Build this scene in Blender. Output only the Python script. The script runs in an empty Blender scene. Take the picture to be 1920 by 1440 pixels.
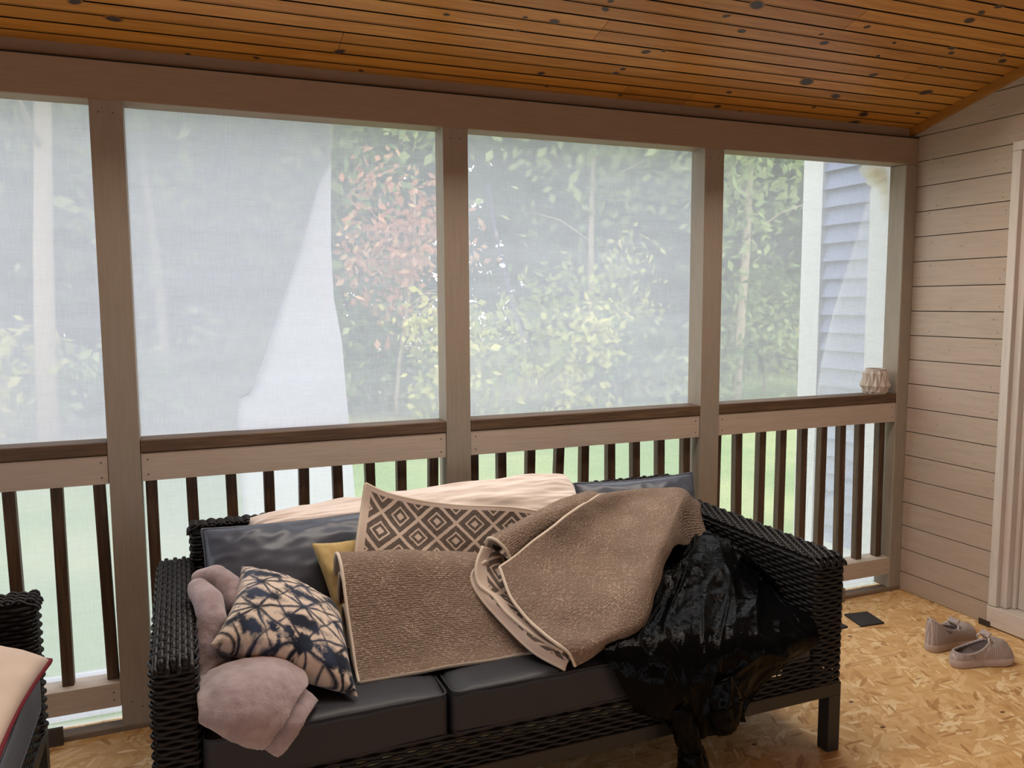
import bpy, bmesh, math, random
import numpy as np
from mathutils import Vector, Matrix, noise
random.seed(7); RNG=np.random.default_rng(7)
scn=bpy.context.scene
COL=scn.collection

# ------------------------------------------------------------------ helpers
def prop(o,label=None,cat=None,kind=None,group=None):
    if label: o['label']=label
    if cat: o['category']=cat
    if kind: o['kind']=kind
    if group: o['group']=group
    return o
def empty(name,loc=(0,0,0),**k):
    o=bpy.data.objects.new(name,None); COL.objects.link(o); o.location=loc; o.empty_display_size=.1
    return prop(o,**k)
def link(name,me,mats,parent=None,smooth=False,**k):
    o=bpy.data.objects.new(name,me); COL.objects.link(o)
    for m in (mats if isinstance(mats,(list,tuple)) else [mats]): me.materials.append(m)
    if smooth: me.polygons.foreach_set('use_smooth',[True]*len(me.polygons))
    if parent is not None:
        o.parent=parent
        o.matrix_parent_inverse=Matrix.Translation(-parent.location) if parent.type=='EMPTY' else Matrix.Identity(4)
    return prop(o,**k)
class MB:
    """collects vertices and faces of one mesh"""
    def __init__(s): s.v=[];s.f=[];s.m=[];s.uv=None
    def add(s,v,f,mi=0):
        b=len(s.v); s.v.extend([tuple(map(float,q)) for q in v]); s.f.extend([tuple(int(i)+b for i in q) for q in f]); s.m.extend([mi]*len(f)); return s
    def box(s,a,b,mi=0):
        x0,y0,z0=a;x1,y1,z1=b
        return s.add([(x0,y0,z0),(x1,y0,z0),(x1,y1,z0),(x0,y1,z0),(x0,y0,z1),(x1,y0,z1),(x1,y1,z1),(x0,y1,z1)],
          [(3,2,1,0),(4,5,6,7),(0,1,5,4),(1,2,6,5),(2,3,7,6),(3,0,4,7)],mi)
    def tube(s,pts,r,n=6,closed=False,mi=0,flat=1.0,cap=True):
        P=np.array(pts,float); m=len(P)
        T=np.roll(P,-1,0)-np.roll(P,1,0)
        if not closed: T[0]=P[1]-P[0];T[-1]=P[-1]-P[-2]
        T/= (np.linalg.norm(T,axis=1)[:,None]+1e-12)
        up=np.array([0,0,1.]); 
        A=np.cross(T,up); bad=np.linalg.norm(A,axis=1)<.2
        A[bad]=np.cross(T[bad],np.array([0,1.,0])); A/=np.linalg.norm(A,axis=1)[:,None]
        Bv=np.cross(A,T)
        R=np.broadcast_to(np.array(r,float).reshape(-1,1) if np.ndim(r) else np.full((1,1),r),(m,1))
        vs=[]
        for k in range(n):
            a=2*math.pi*k/n
            vs.append(P+A*R*math.cos(a)*flat+Bv*R*math.sin(a))
        V=np.stack(vs,1).reshape(-1,3); F=[]
        for i in range(m if closed else m-1):
            j=(i+1)%m
            for k in range(n):
                l=(k+1)%n; F.append((i*n+k,j*n+k,j*n+l,i*n+l))
        if not closed and cap: F.append(tuple(range(n))); F.append(tuple((m-1)*n+k for k in reversed(range(n))))
        return s.add(V,F,mi)
    def mesh(s,name):
        me=bpy.data.meshes.new(name); me.from_pydata(s.v,[],s.f); 
        if any(s.m): me.polygons.foreach_set('material_index',s.m)
        me.update(); return me
    def obj(s,name,mats,parent=None,smooth=False,bevel=0,**k):
        me=s.mesh(name)
        bm=bmesh.new(); bm.from_mesh(me)
        bmesh.ops.recalc_face_normals(bm,faces=bm.faces)
        if bevel: bmesh.ops.bevel(bm,geom=list(bm.edges),offset=bevel,segments=1,affect='EDGES',profile=.5)
        bm.to_mesh(me); bm.free()
        return link(name,me,mats,parent,smooth,**k)
def fbm(p,o=3):
    return noise.fractal(Vector(p),1.0,2.0,o)
# Catmull-Rom control grid -> dense grid
def cr_axis(A,n):
    m=A.shape[0]; t=np.linspace(0,m-1,n); i=np.minimum(t.astype(int),m-2); f=(t-i)[:,None,None]
    g=lambda k: A[np.clip(k,0,m-1)]
    p0,p1,p2,p3=g(i-1),g(i),g(i+1),g(i+2)
    p0=np.where((i==0)[:,None,None],2*p1-p2,p0); p3=np.where((i==m-2)[:,None,None],2*p2-p1,p3)
    return .5*((2*p1)+(-p0+p2)*f+(2*p0-5*p1+4*p2-p3)*f*f+(-p0+3*p1-3*p2+p3)*f**3)
def surf(ctrl,nr,nc):
    A=np.array(ctrl,float); A=cr_axis(A,nr); A=cr_axis(A.transpose(1,0,2),nc).transpose(1,0,2); return A
def gnormals(S):
    du=np.gradient(S,axis=1); dv=np.gradient(S,axis=0); N=np.cross(du,dv); return N/(np.linalg.norm(N,axis=2)[:,:,None]+1e-12)
def gfaces(nr,nc,off=0,flip=False):
    i=np.arange(nr-1)[:,None]*nc+np.arange(nc-1)[None]; i=i.reshape(-1)+off
    F=np.stack([i,i+1,i+nc+1,i+nc],1)
    return F[:,::-1] if flip else F
def sheet(mb,S,th,uvs,uvlist,mi_front=0,mi_back=1,toward=(-.2,-1,.2)):
    """solid sheet: front side faces `toward`"""
    nr,nc=S.shape[:2]; N=gnormals(S)
    if (N.reshape(-1,3)@np.array(toward)).mean()<0: N=-N
    b=len(mb.v)
    a=S+N*th/2; c=S-N*th/2
    fl = np.cross(S[0,1]-S[0,0],S[1,0]-S[0,0])@N[0,0]<0
    mb.add(a.reshape(-1,3),gfaces(nr,nc,0,fl),mi_front)
    mb.add(c.reshape(-1,3),gfaces(nr,nc,0,not fl),mi_back)
    uvlist.extend(uvs.reshape(-1,2).tolist()*2)
    loop=[i for i in range(nc)]+[r*nc+nc-1 for r in range(1,nr)]+[(nr-1)*nc+i for i in range(nc-2,-1,-1)]+[r*nc for r in range(nr-2,0,-1)]
    n=nr*nc
    for k in range(len(loop)):
        i,j=loop[k],loop[(k+1)%len(loop)]
        mb.f.append((b+i,b+j,b+n+j,b+n+i)); mb.m.append(mi_back)
def setuv(me,uvs):
    L=me.uv_layers.new(name='UVMap'); idx=np.empty(len(me.loops),int); me.loops.foreach_get('vertex_index',idx)
    L.data.foreach_set('uv',np.array(uvs,float)[idx].reshape(-1))
def arcuv(S,flipv=False):
    du=np.linalg.norm(np.diff(S,axis=1),axis=2).mean(0); dv=np.linalg.norm(np.diff(S,axis=0),axis=2).mean(1)
    u=np.concatenate([[0],np.cumsum(du)]); v=np.concatenate([[0],np.cumsum(dv)])
    return np.stack(np.broadcast_arrays(u[None,:],v[:,None]),2)
def edgeloop(S,sides='tblr'):
    out=[]
    if 't' in sides: out.append(S[0])
    if 'b' in sides: out.append(S[-1])
    if 'l' in sides: out.append(S[:,0])
    if 'r' in sides: out.append(S[:,-1])
    return out
def rbox(dim,r,n=18):
    bm=bmesh.new(); bmesh.ops.create_cube(bm,size=2)
    bmesh.ops.subdivide_edges(bm,edges=bm.edges[:],cuts=n,use_grid_fill=True)
    h=[d/2 for d in dim]
    for v in bm.verts:
        p=[math.copysign(abs(c)**.75,c)*hh for c,hh in zip(v.co,h)]
        q=[max(-hh+r,min(hh-r,c)) for c,hh in zip(p,h)]
        d=Vector(p)-Vector(q)
        if d.length>1e-9: d=d.normalized()*r
        v.co=Vector(q)+d
    return bm
def pillow(name,c,th,mat,parent=None,n=40,wr=.006,seed=0,pinch=.09,bulge=0,smooth=True,uvscale=1.0,color=None,ex=.42,**k):
    """c: TL,TR,BR,BL corners in 3D; both faces bulge by th/2"""
    c=[np.array(q,float) for q in c]; TL,TR,BR,BL=c
    u=np.linspace(-1,1,n); U,V=np.meshgrid(u,u)
    # edges drawn in between the corners
    U2=U*(1-pinch*(1-V**2)*0) ; 
    ed=1-pinch*(1-np.abs(V)**2)*np.abs(U)**6; ed2=1-pinch*(1-np.abs(U)**2)*np.abs(V)**6
    a=(U*ed+1)/2; b=(V*ed2+1)/2
    P=(TL*((1-a)*(1-b))[...,None]+TR*(a*(1-b))[...,None]+BR*(a*b)[...,None]+BL*((1-a)*b)[...,None])
    N=np.cross(BL-TL,TR-TL); N/=np.linalg.norm(N)
    if N@np.array([0.1,-1,.25])<0: N=-N
    H=((1-U**2)*(1-V**2)); H=np.clip(H,0,1)**ex*th/2
    W=np.zeros_like(H)
    for i in range(n):
        for j in range(n):
            x,y=U[i,j],V[i,j]; e=1-min(1-abs(x),1-abs(y))
            W[i,j]=fbm((x*1.7+seed,y*1.7,seed*.3),3)*wr*.9+ (1-abs(fbm((x*3+seed,y*3,4.1),2)))*wr*1.3*e*e
    W*=np.clip(H/(th*.22),0,1)
    A=P+N*(H+W)[...,None]+N*bulge*((1-U**2)*(1-V**2))[...,None]; Bk=P-N*(H*.8)[...,None]
    mb=MB(); fl=np.cross(TR-TL,BL-TL)@N<0
    mb.add(A.reshape(-1,3),gfaces(n,n,0,fl)); mb.add(Bk.reshape(-1,3),gfaces(n,n,0,not fl))
    me=mb.mesh(name); uv=np.stack([a,1-b],2).reshape(-1,2); setuv(me,np.concatenate([uv,uv]))
    if color is not None:
        cols=color(uv); cols=np.concatenate([cols,cols]); at=me.color_attributes.new('Col','FLOAT_COLOR','POINT')
        at.data.foreach_set('color',np.concatenate([cols,np.ones((len(cols),1))],1).reshape(-1))
    bm=bmesh.new(); bm.from_mesh(me); bmesh.ops.remove_doubles(bm,verts=bm.verts,dist=.0004); bm.to_mesh(me); bm.free()
    o=link(name,me,mat,parent,smooth,**k)
    rim=np.concatenate([P[0],P[1:,-1],P[-1,-2::-1],P[-2:0:-1,0]])
    return o,rim

# ------------------------------------------------------------------ materials
class NT:
    def __init__(s,name):
        s.m=bpy.data.materials.new(name); s.m.use_nodes=True; s.t=s.m.node_tree; s.t.nodes.clear()
        s.out=s.n('ShaderNodeOutputMaterial')
    def n(s,ty,ins=None,**kw):
        nd=s.t.nodes.new(ty)
        for k,v in kw.items(): setattr(nd,k,v)
        for k,v in (ins or {}).items(): s.set(nd,k,v)
        return nd
    def set(s,nd,k,v):
        sk=nd.inputs[k]
        if isinstance(v,bpy.types.NodeSocket): s.t.links.new(v,sk)
        elif isinstance(v,bpy.types.Node): s.t.links.new(v.outputs[0],sk)
        elif isinstance(v,(tuple,list)) and len(v)==3 and len(getattr(sk,'default_value',(0,0,0)))==4: sk.default_value=(*v,1)
        else: sk.default_value=v
    def coord(s,which='Object'): return s.n('ShaderNodeTexCoord').outputs[which]
    def map(s,v,scale=(1,1,1),rot=(0,0,0),loc=(0,0,0)):
        return s.n('ShaderNodeMapping',{'Vector':v,'Scale':scale,'Rotation':rot,'Location':loc}).outputs[0]
    def noise(s,v,scale,detail=3,rough=.55,dist=0):
        return s.n('ShaderNodeTexNoise',{'Vector':v,'Scale':scale,'Detail':detail,'Roughness':rough,'Distortion':dist})
    def math(s,op,a,b=0.0,c=None,clamp=False):
        nd=s.n('ShaderNodeMath',operation=op,use_clamp=clamp); s.set(nd,0,a); s.set(nd,1,b)
        if c is not None: s.set(nd,2,c)
        return nd.outputs[0]
    def ramp(s,f,stops,interp='LINEAR'):
        nd=s.n('ShaderNodeValToRGB',{'Fac':f}); cr=nd.color_ramp; cr.interpolation=interp
        while len(cr.elements)<len(stops): cr.elements.new(.5)
        for e,(p,c) in zip(cr.elements,stops): e.position=p; e.color=(*c,1) if len(c)==3 else c
        return nd.outputs[0]
    def mix(s,f,a,b,blend='MIX'):
        nd=s.n('ShaderNodeMix',data_type='RGBA',blend_type=blend); s.set(nd,0,f); s.set(nd,6,a); s.set(nd,7,b); return nd.outputs[2]
    def sep(s,v): return s.n('ShaderNodeSeparateXYZ',{0:v}).outputs
    def comb(s,x,y,z=0.0): return s.n('ShaderNodeCombineXYZ',{0:x,1:y,2:z}).outputs[0]
    def bump(s,h,strength=.3,dist=.01,normal=None):
        d={'Height':h,'Strength':strength,'Distance':dist}
        if normal is not None: d['Normal']=normal
        return s.n('ShaderNodeBump',d).outputs[0]
    def bsdf(s,color,rough=.6,normal=None,**kw):
        d={'Base Color':color,'Roughness':rough}; d.update(kw)
        if normal is not None: d['Normal']=normal
        b=s.n('ShaderNodeBsdfPrincipled',d); s.t.links.new(b.outputs[0],s.out.inputs[0]); return s.m
def g3(v): return (v,v,v)
def paint_mat(name,c,grain_axis='x',worn=.35,dark=(.10,.065,.04),rough=.62):
    """thin worn whitewash over wood"""
    t=NT(name); co=t.coord()
    sc={'x':(1.2,14,14),'y':(14,1.2,14),'z':(14,14,1.2)}[grain_axis]
    gr=t.noise(t.map(co,sc),6,5,.65,.3); bl=t.noise(co,2.3,3)
    col=t.ramp(gr.outputs[0],[(.25,tuple(x*.84 for x in c)),(.55,c),(.85,tuple(min(1,x*1.1) for x in c))])
    col=t.mix(t.ramp(bl.outputs[0],[(.35,g3(0)),(.7,g3(.55))]),col,tuple(a*b for a,b in zip(c,(1.04,.94,.93))))
    sc2={'x':(.5,22,22),'y':(22,.5,22),'z':(22,22,.5)}[grain_axis]
    cr=t.noise(t.map(co,sc2),3,4,.7)
    col=t.mix(t.ramp(cr.outputs[0],[(.70,g3(0)),(.78,g3(worn))]),col,dark)
    return t.bsdf(col,rough,t.bump(gr.outputs[0],.25,.004))
def wood_mat(name,c1,c2,c3,axis='x',rough=.55,scale=1.0,spec=.5):
    t=NT(name); co=t.coord()
    sc={'x':(1,16,16),'y':(16,1,16),'z':(16,16,1)}[axis]
    gr=t.noise(t.map(co,tuple(v*scale for v in sc)),4,5,.6,.6)
    wv=t.noise(t.map(co,tuple(v*scale*2.6 for v in sc)),4,3,.6,.2)
    f=t.math('ADD',t.math('MULTIPLY',gr.outputs[0],.7),t.math('MULTIPLY',wv.outputs[0],.3))
    col=t.ramp(f,[(.3,c1),(.5,c2),(.7,c3)])
    return t.bsdf(col,rough,t.bump(f,.3,.003),**{'Specular IOR Level':spec})
def plain(name,c,rough=.6,**kw):
    t=NT(name); co=t.coord(); n=t.noise(co,30,3)
    return t.bsdf(t.mix(n.outputs[0],tuple(x*.9 for x in c),tuple(min(1,x*1.08) for x in c)),rough,**kw)
# ------------------------------------------------------------------ measured coordinates (metres)
BAG=[[(1.543,-0.46,0.488),(1.603,-0.46,0.534),(1.741,-0.44,0.534),(1.835,-0.46,0.521),(1.822,-0.619,0.535),(1.822,-0.711,0.51)],[(1.514,-0.54,0.541),(1.582,-0.54,0.573),(1.696,-0.52,0.575),(1.779,-0.55,0.56),(1.822,-0.659,0.532),(1.822,-0.774,0.496)],[(1.417,-0.7,0.535),(1.493,-0.68,0.551),(1.601,-0.66,0.543),(1.705,-0.68,0.524),(1.833,-0.7,0.462),(1.822,-0.853,0.443)],[(1.319,-0.82,0.472),(1.409,-0.8,0.482),(1.514,-0.79,0.487),(1.614,-0.83,0.478),(1.707,-0.88,0.447),(1.822,-0.951,0.43)],[(1.159,-0.945,0.455),(1.263,-0.955,0.456),(1.382,-0.96,0.448),(1.486,-0.98,0.439),(1.618,-0.99,0.416),(1.815,-0.985,0.4)],[(1.176,-0.985,0.38),(1.251,-1.01,0.385),(1.335,-1.02,0.374),(1.433,-1.02,0.367),(1.594,-1.0,0.354),(1.805,-0.985,0.359)],[(1.211,-0.985,0.313),(1.271,-1.01,0.296),(1.345,-1.02,0.265),(1.42,-1.03,0.269),(1.544,-1.0,0.266),(1.661,-0.975,0.315)],[(1.233,-0.975,0.28),(1.3,-0.99,0.255),(1.363,-1.0,0.207),(1.445,-1.02,0.19),(1.546,-0.995,0.211),(1.595,-0.975,0.275)]]
KNOTS=[(0.056,-0.108,0.0196),(-0.033,-0.166,0.0158),(0.687,-0.072,0.0165),(0.247,0.029,0.0074),(0.445,0.011,0.0093),(0.958,-0.319,0.0087),(1.293,-0.355,0.0143),(1.421,-0.444,0.0125),(1.418,-0.482,0.0088),(1.673,-0.264,0.0137),(1.732,-0.282,0.0078),(1.649,-0.154,0.01),(1.636,-0.124,0.0121),(1.374,-0.075,0.0118),(1.43,-0.001,0.0101),(1.782,0.05,0.0172),(1.731,0.008,0.0084),(0.773,0.022,0.0076),(0.964,-0.004,0.0057),(1.824,-0.495,0.0114),(1.929,-0.436,0.0137),(1.885,-0.565,0.0245),(2.272,-0.438,0.0147),(2.351,-0.547,0.0105),(2.221,-0.478,0.0082),(2.404,-0.21,0.027),(2.636,-0.302,0.0162),(2.544,-0.41,0.0089),(2.61,-0.141,0.0214),(2.587,-0.048,0.0096),(2.98,-0.236,0.025),(2.869,-0.398,0.0119),(2.788,-0.509,0.0139),(2.816,-0.484,0.0117),(3.082,-0.483,0.0172),(3.04,-0.514,0.0122),(2.691,-0.654,0.0177),(2.69,-0.698,0.0132),(2.723,-0.737,0.0154),(2.878,0.03,0.0231),(2.86,-0.037,0.0228),(3.107,-0.088,0.0131),(2.168,0.016,0.0136),(2.146,-0.086,0.011),(2.288,0.033,0.007),(1.197,-0.288,0.0072),(1.195,-0.356,0.0071),(2.533,-0.491,0.0088)]
NAILS=[(-0.089,1.477),(-0.032,1.425),(-0.416,1.41),(-0.433,1.448),(-0.094,1.296),(-0.419,1.301),(-0.095,1.192),(-0.399,1.249),(-0.419,1.197),(-0.096,1.092),(-0.416,1.149),(-0.439,1.086),(-0.403,0.975),(-0.413,0.875),(-0.011,0.65),(-0.382,0.735),(-0.412,0.548),(-0.06,0.537),(-0.433,0.597),(-0.019,2.015),(-0.127,1.909),(-0.353,2.098),(-0.326,2.1),(-0.069,1.847),(-0.409,1.844),(-0.409,1.731),(-0.106,1.733),(-0.427,1.677),(-0.088,1.576),(-0.067,1.704),(-0.237,1.551)]
RUG_BACK=[[(0.664,-0.42,0.812),(0.71,-0.42,0.786),(0.757,-0.42,0.767),(0.845,-0.42,0.741),(0.943,-0.425,0.721),(1.114,-0.43,0.698),(1.259,-0.45,0.666),(1.37,-0.47,0.642)],[(0.649,-0.44,0.751),(0.7,-0.44,0.727),(0.751,-0.44,0.709),(0.839,-0.44,0.687),(0.936,-0.445,0.668),(1.105,-0.45,0.644),(1.249,-0.47,0.616),(1.36,-0.49,0.589)],[(0.627,-0.49,0.689),(0.681,-0.49,0.671),(0.733,-0.49,0.654),(0.829,-0.47,0.629),(0.925,-0.475,0.609),(1.093,-0.48,0.584),(1.235,-0.5,0.559),(1.35,-0.51,0.527)],[(0.61,-0.53,0.627),(0.666,-0.53,0.611),(0.718,-0.53,0.598),(0.814,-0.52,0.575),(0.916,-0.5,0.547),(1.084,-0.5,0.517),(1.226,-0.52,0.496),(1.339,-0.53,0.466)],[(0.598,-0.56,0.548),(0.654,-0.56,0.531),(0.712,-0.55,0.513),(0.809,-0.53,0.484),(0.911,-0.51,0.454),(1.08,-0.51,0.421),(1.221,-0.53,0.399),(1.335,-0.54,0.385)]]
RUG_FOLD=[[(0.968,-0.7,0.613),(1.062,-0.655,0.642),(1.179,-0.6,0.68),(1.302,-0.53,0.71),(1.409,-0.46,0.719),(1.485,-0.4,0.69)],[(0.97,-0.77,0.551),(1.088,-0.725,0.587),(1.255,-0.605,0.608),(1.421,-0.515,0.665),(1.534,-0.47,0.718),(1.632,-0.4,0.675)],[(0.997,-0.86,0.508),(1.133,-0.815,0.543),(1.304,-0.71,0.569),(1.44,-0.66,0.65),(1.645,-0.47,0.715),(1.783,-0.39,0.653)],[(1.024,-0.93,0.482),(1.16,-0.885,0.506),(1.289,-0.85,0.547),(1.445,-0.74,0.631),(1.687,-0.5,0.707),(1.811,-0.42,0.64)],[(1.05,-0.955,0.46),(1.17,-0.94,0.48),(1.291,-0.905,0.504),(1.435,-0.77,0.602),(1.612,-0.6,0.674),(1.78,-0.47,0.622)],[(1.068,-0.955,0.425),(1.177,-0.935,0.451),(1.309,-0.895,0.477),(1.489,-0.72,0.601),(1.626,-0.62,0.573),(1.765,-0.52,0.546)]]
RUG_MID=[[(0.941,-0.64,0.656),(0.98,-0.62,0.638),(1.02,-0.62,0.602)],[(0.911,-0.67,0.616),(0.952,-0.65,0.607),(0.996,-0.66,0.579)],[(0.906,-0.7,0.574),(0.941,-0.7,0.554),(0.987,-0.72,0.532)],[(0.933,-0.74,0.549),(0.96,-0.75,0.539),(1.013,-0.77,0.516)],[(0.954,-0.79,0.517),(0.98,-0.8,0.51),(1.045,-0.82,0.5)],[(0.997,-0.87,0.481),(1.022,-0.87,0.479),(1.078,-0.88,0.474)],[(1.043,-0.94,0.459),(1.057,-0.935,0.454),(1.091,-0.93,0.456)]]
RUG_ROLL=[[(1.023,-0.66,0.595),(1.128,-0.6,0.627),(1.261,-0.54,0.672),(1.413,-0.46,0.705)],[(1.002,-0.665,0.642),(1.107,-0.61,0.667),(1.241,-0.55,0.704),(1.412,-0.455,0.716)],[(0.976,-0.65,0.672),(1.086,-0.6,0.694),(1.23,-0.53,0.72),(1.389,-0.44,0.722)],[(0.962,-0.62,0.667),(1.078,-0.56,0.688),(1.231,-0.49,0.712),(1.382,-0.41,0.714)],[(0.966,-0.6,0.61),(1.086,-0.54,0.634),(1.249,-0.47,0.647),(1.387,-0.4,0.667)]]
RUG_UNDER=[[(0.946,-0.655,0.619),(0.979,-0.64,0.575),(1.023,-0.65,0.549),(1.102,-0.62,0.56)],[(0.914,-0.665,0.608),(0.956,-0.65,0.566),(1.011,-0.66,0.523),(1.105,-0.65,0.522)],[(0.895,-0.675,0.582),(0.932,-0.69,0.559),(0.987,-0.7,0.51),(1.099,-0.7,0.493)],[(0.904,-0.715,0.545),(0.939,-0.745,0.54),(0.986,-0.76,0.501),(1.088,-0.76,0.486)],[(0.944,-0.79,0.49),(0.973,-0.81,0.5),(1.01,-0.83,0.473),(1.107,-0.82,0.468)],[(0.988,-0.88,0.444),(1.006,-0.89,0.469),(1.036,-0.905,0.456),(1.124,-0.88,0.452)],[(1.044,-0.95,0.417),(1.058,-0.945,0.436),(1.076,-0.945,0.437),(1.15,-0.92,0.442)]]
WKNOTS=[(-0.291,1.468),(-0.199,1.297),(-0.191,1.237),(-0.202,1.116),(-0.454,0.969),(-0.17,0.903),(-0.158,0.789),(-0.346,0.651),(-0.202,1.879),(-0.373,1.877),(-0.302,1.694),(-0.256,1.645),(-0.064,1.934),(-0.341,2.1)]
SKY=4.0
EXPO=0.0
BACK_KNEE=.05
LEFT_KNEE=.05
BACK_TOP=.9
LEFT_TOP=1.1
FILL_POWER=42
# wood, paint, fabrics
PAINT=(.50,.405,.335)
M={}
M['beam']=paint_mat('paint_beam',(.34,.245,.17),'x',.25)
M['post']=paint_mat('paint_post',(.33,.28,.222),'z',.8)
M['rail_paint']=paint_mat('paint_rail',(.52,.43,.345),'x',.5)
M['shiplap']=paint_mat('paint_shiplap',(.48,.385,.305),'y',.10)
M['white_trim']=paint_mat('paint_trim',(.66,.60,.54),'z',.05)
M['threshold']=paint_mat('paint_threshold',(.68,.60,.53),'y',.1)
M['cap_wood']=wood_mat('cap_wood',(.055,.028,.013),(.11,.06,.03),(.19,.115,.06),'x',.6)
M['baluster_wood']=wood_mat('baluster_wood',(.035,.018,.009),(.075,.04,.02),(.15,.085,.042),'z',.6)
M['sill_wood']=wood_mat('sill_wood',(.12,.08,.05),(.22,.16,.11),(.34,.27,.20),'x',.7)
M['orange_trim']=wood_mat('orange_trim',(.30,.125,.022),(.40,.17,.032),(.46,.21,.045),'y',.4)
M['dark_gap']=plain('dark_gap',(.012,.009,.006),.9)
M['nail']=plain('nail_dots',(.16,.12,.09),.6)
M['shipknot']=plain('shiplap_knots',(.40,.32,.24),.6)
M['knot']=plain('ceiling_knots',(.055,.034,.03),.45)
M['black_metal']=plain('black_metal',(.012,.011,.011),.45)
M['slate']=plain('slate_block',(.02,.018,.018),.6)
M['dark_block']=plain('dark_block',(.045,.028,.02),.7)
M['glass_dark']=plain('door_glass',(.13,.12,.105),.1)
def ceil_mat():
    t=NT('pine_ceiling'); co=t.coord(); at=t.n('ShaderNodeAttribute',attribute_name='Col')
    off=t.n('ShaderNodeVectorMath',{0:co,1:t.n('ShaderNodeVectorMath',{0:at.outputs['Color'],1:(9,5,3)},operation='MULTIPLY').outputs[0]},operation='ADD').outputs[0]
    gr=t.noise(t.map(off,(1.1,15,15)),3,5,.6,1.2); fi=t.noise(t.map(off,(2,60,60)),4,3)
    f=t.math('ADD',t.math('MULTIPLY',gr.outputs[0],.75),t.math('MULTIPLY',fi.outputs[0],.25))
    c=t.ramp(f,[(.28,(.40,.155,.022)),(.5,(.54,.235,.040)),(.72,(.66,.33,.07))])
    v=t.sep(at.outputs['Color'])
    c=t.mix(1.0,c,t.ramp(v[0],[(0,(.88,.84,.80)),(1,(1.1,1.08,1.06))]),'MULTIPLY')
    st=t.noise(t.map(off,(1.5,6,6)),2.2,3)
    c=t.mix(t.ramp(st.outputs[0],[(.66,g3(0)),(.8,g3(.3))]),c,(.16,.075,.03))
    return t.bsdf(c,.38,t.bump(f,.15,.002),**{'Specular IOR Level':.4})
M['ceiling']=ceil_mat()
def osb_mat():
    t=NT('osb_floor'); co=t.coord()
    wob=t.noise(co,9,2); 
    base=t.noise(t.map(co,(6,6,6)),2.5,4)
    col=t.ramp(base.outputs[0],[(.3,(.60,.345,.135)),(.5,(.70,.43,.18)),(.7,(.78,.52,.25))])
    hgt=None
    for i,(rot,sx,sy,thr,seed) in enumerate([(.3,10,34,.34,1),(1.9,9,30,.30,5),(-.75,11,42,.32,9),(1.1,13,52,.30,13),(2.6,8,38,.30,17),(.05,14,62,.34,21),(-1.2,16,80,.22,29)]):
        v=t.map(co,(1,1,1),(0,0,rot)); v=t.map(v,(sx,sy,1),(0,0,0),(seed*.37,seed*.71,0))
        wv=t.noise(v,.9,2); v=t.n('ShaderNodeVectorMath',{0:v,1:t.n('ShaderNodeVectorMath',{0:wv.outputs['Color'],'Scale':.55},operation='SCALE').outputs[0]},operation='ADD').outputs[0]
        vo=t.n('ShaderNodeTexVoronoi',{'Vector':v,'Scale':1.0,'Randomness':1.0},voronoi_dimensions='2D')
        cc=t.sep(vo.outputs['Color'])
        mask=t.math('MULTIPLY',t.math('LESS_THAN',cc[0],thr),t.math('LESS_THAN',vo.outputs['Distance'],.43))
        gr=t.noise(t.map(co,(20,160,1),(0,0,rot)),1.0,2)
        fc=t.ramp(t.math('ADD',t.math('MULTIPLY',cc[1],.8),t.math('MULTIPLY',gr.outputs[0],.2)),[(.08,(.38,.17,.055)),(.22,(.58,.33,.125)),(.5,(.70,.44,.19)),(.72,(.80,.56,.28)),(.95,(.95,.77,.48))])
        col=t.mix(t.math('MULTIPLY',mask,.85),col,fc)
        h=t.math('MULTIPLY',mask,cc[2]); hgt=h if hgt is None else t.math('MAXIMUM',hgt,h)
    # dark bark flecks
    fl=t.n('ShaderNodeTexVoronoi',{'Vector':t.map(co,(9,16,1),(0,0,.5)),'Scale':1.0},voronoi_dimensions='2D')
    col=t.mix(t.math('MULTIPLY',t.math('LESS_THAN',fl.outputs['Distance'],.085),t.math('LESS_THAN',t.sep(fl.outputs['Color'])[0],.035)),col,(.12,.05,.02))
    pos=t.sep(co)
    for (a,b,cst) in [(0,1,-.513)]:
        d=t.math('ABSOLUTE',t.math('SUBTRACT',pos[0] if a else pos[1],cst))
        col=t.mix(t.math('MULTIPLY',t.math('LESS_THAN',d,.0016),.55),col,(.13,.07,.03))
    return t.bsdf(col,.55,t.bump(hgt,.25,.003),**{'Specular IOR Level':.35})
M['osb']=osb_mat()
def wicker_mat(name,c,hl):
    t=NT(name); co=t.coord(); n=t.noise(co,70,2)
    return t.bsdf(t.mix(n.outputs[0],c,hl),.36,None,**{'Specular IOR Level':.5,'IOR':1.32})
M['wicker']=wicker_mat('dark_wicker',(.008,.007,.0075),(.022,.019,.019))
M['wicker_core']=plain('wicker_core',(.004,.0035,.0035),.8)
def fabric(name,c,rough=.75,bs=900,bstr=.12,sheen=.0,var=.12,spec=.3):
    t=NT(name); co=t.coord(); n=t.noise(co,7,4); f=t.noise(co,bs,2)
    col=t.mix(n.outputs[0],tuple(x*(1-var) for x in c),tuple(min(1,x*(1+var)) for x in c))
    return t.bsdf(col,rough,t.bump(f.outputs[0],bstr,.001),**{'Sheen Weight':sheen,'Specular IOR Level':spec})
M['slate_cushion']=fabric('slate_cushion',(.072,.085,.118),.36,600,.05,0,.1,.5)
M['slate_seat']=fabric('slate_seat_cushion',(.030,.031,.038),.42,600,.05,0,.1,.28)
M['cream']=fabric('cream_cotton',(.86,.76,.70),.8,700,.1)
M['cream_chair']=fabric('cream_chair_pillow',(.74,.60,.50),.8,700,.1)
M['red']=fabric('red_piping',(.16,.012,.02),.7)
M['grey_seat']=fabric('grey_chair_cushion',(.13,.14,.165),.7,700,.1)
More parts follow.
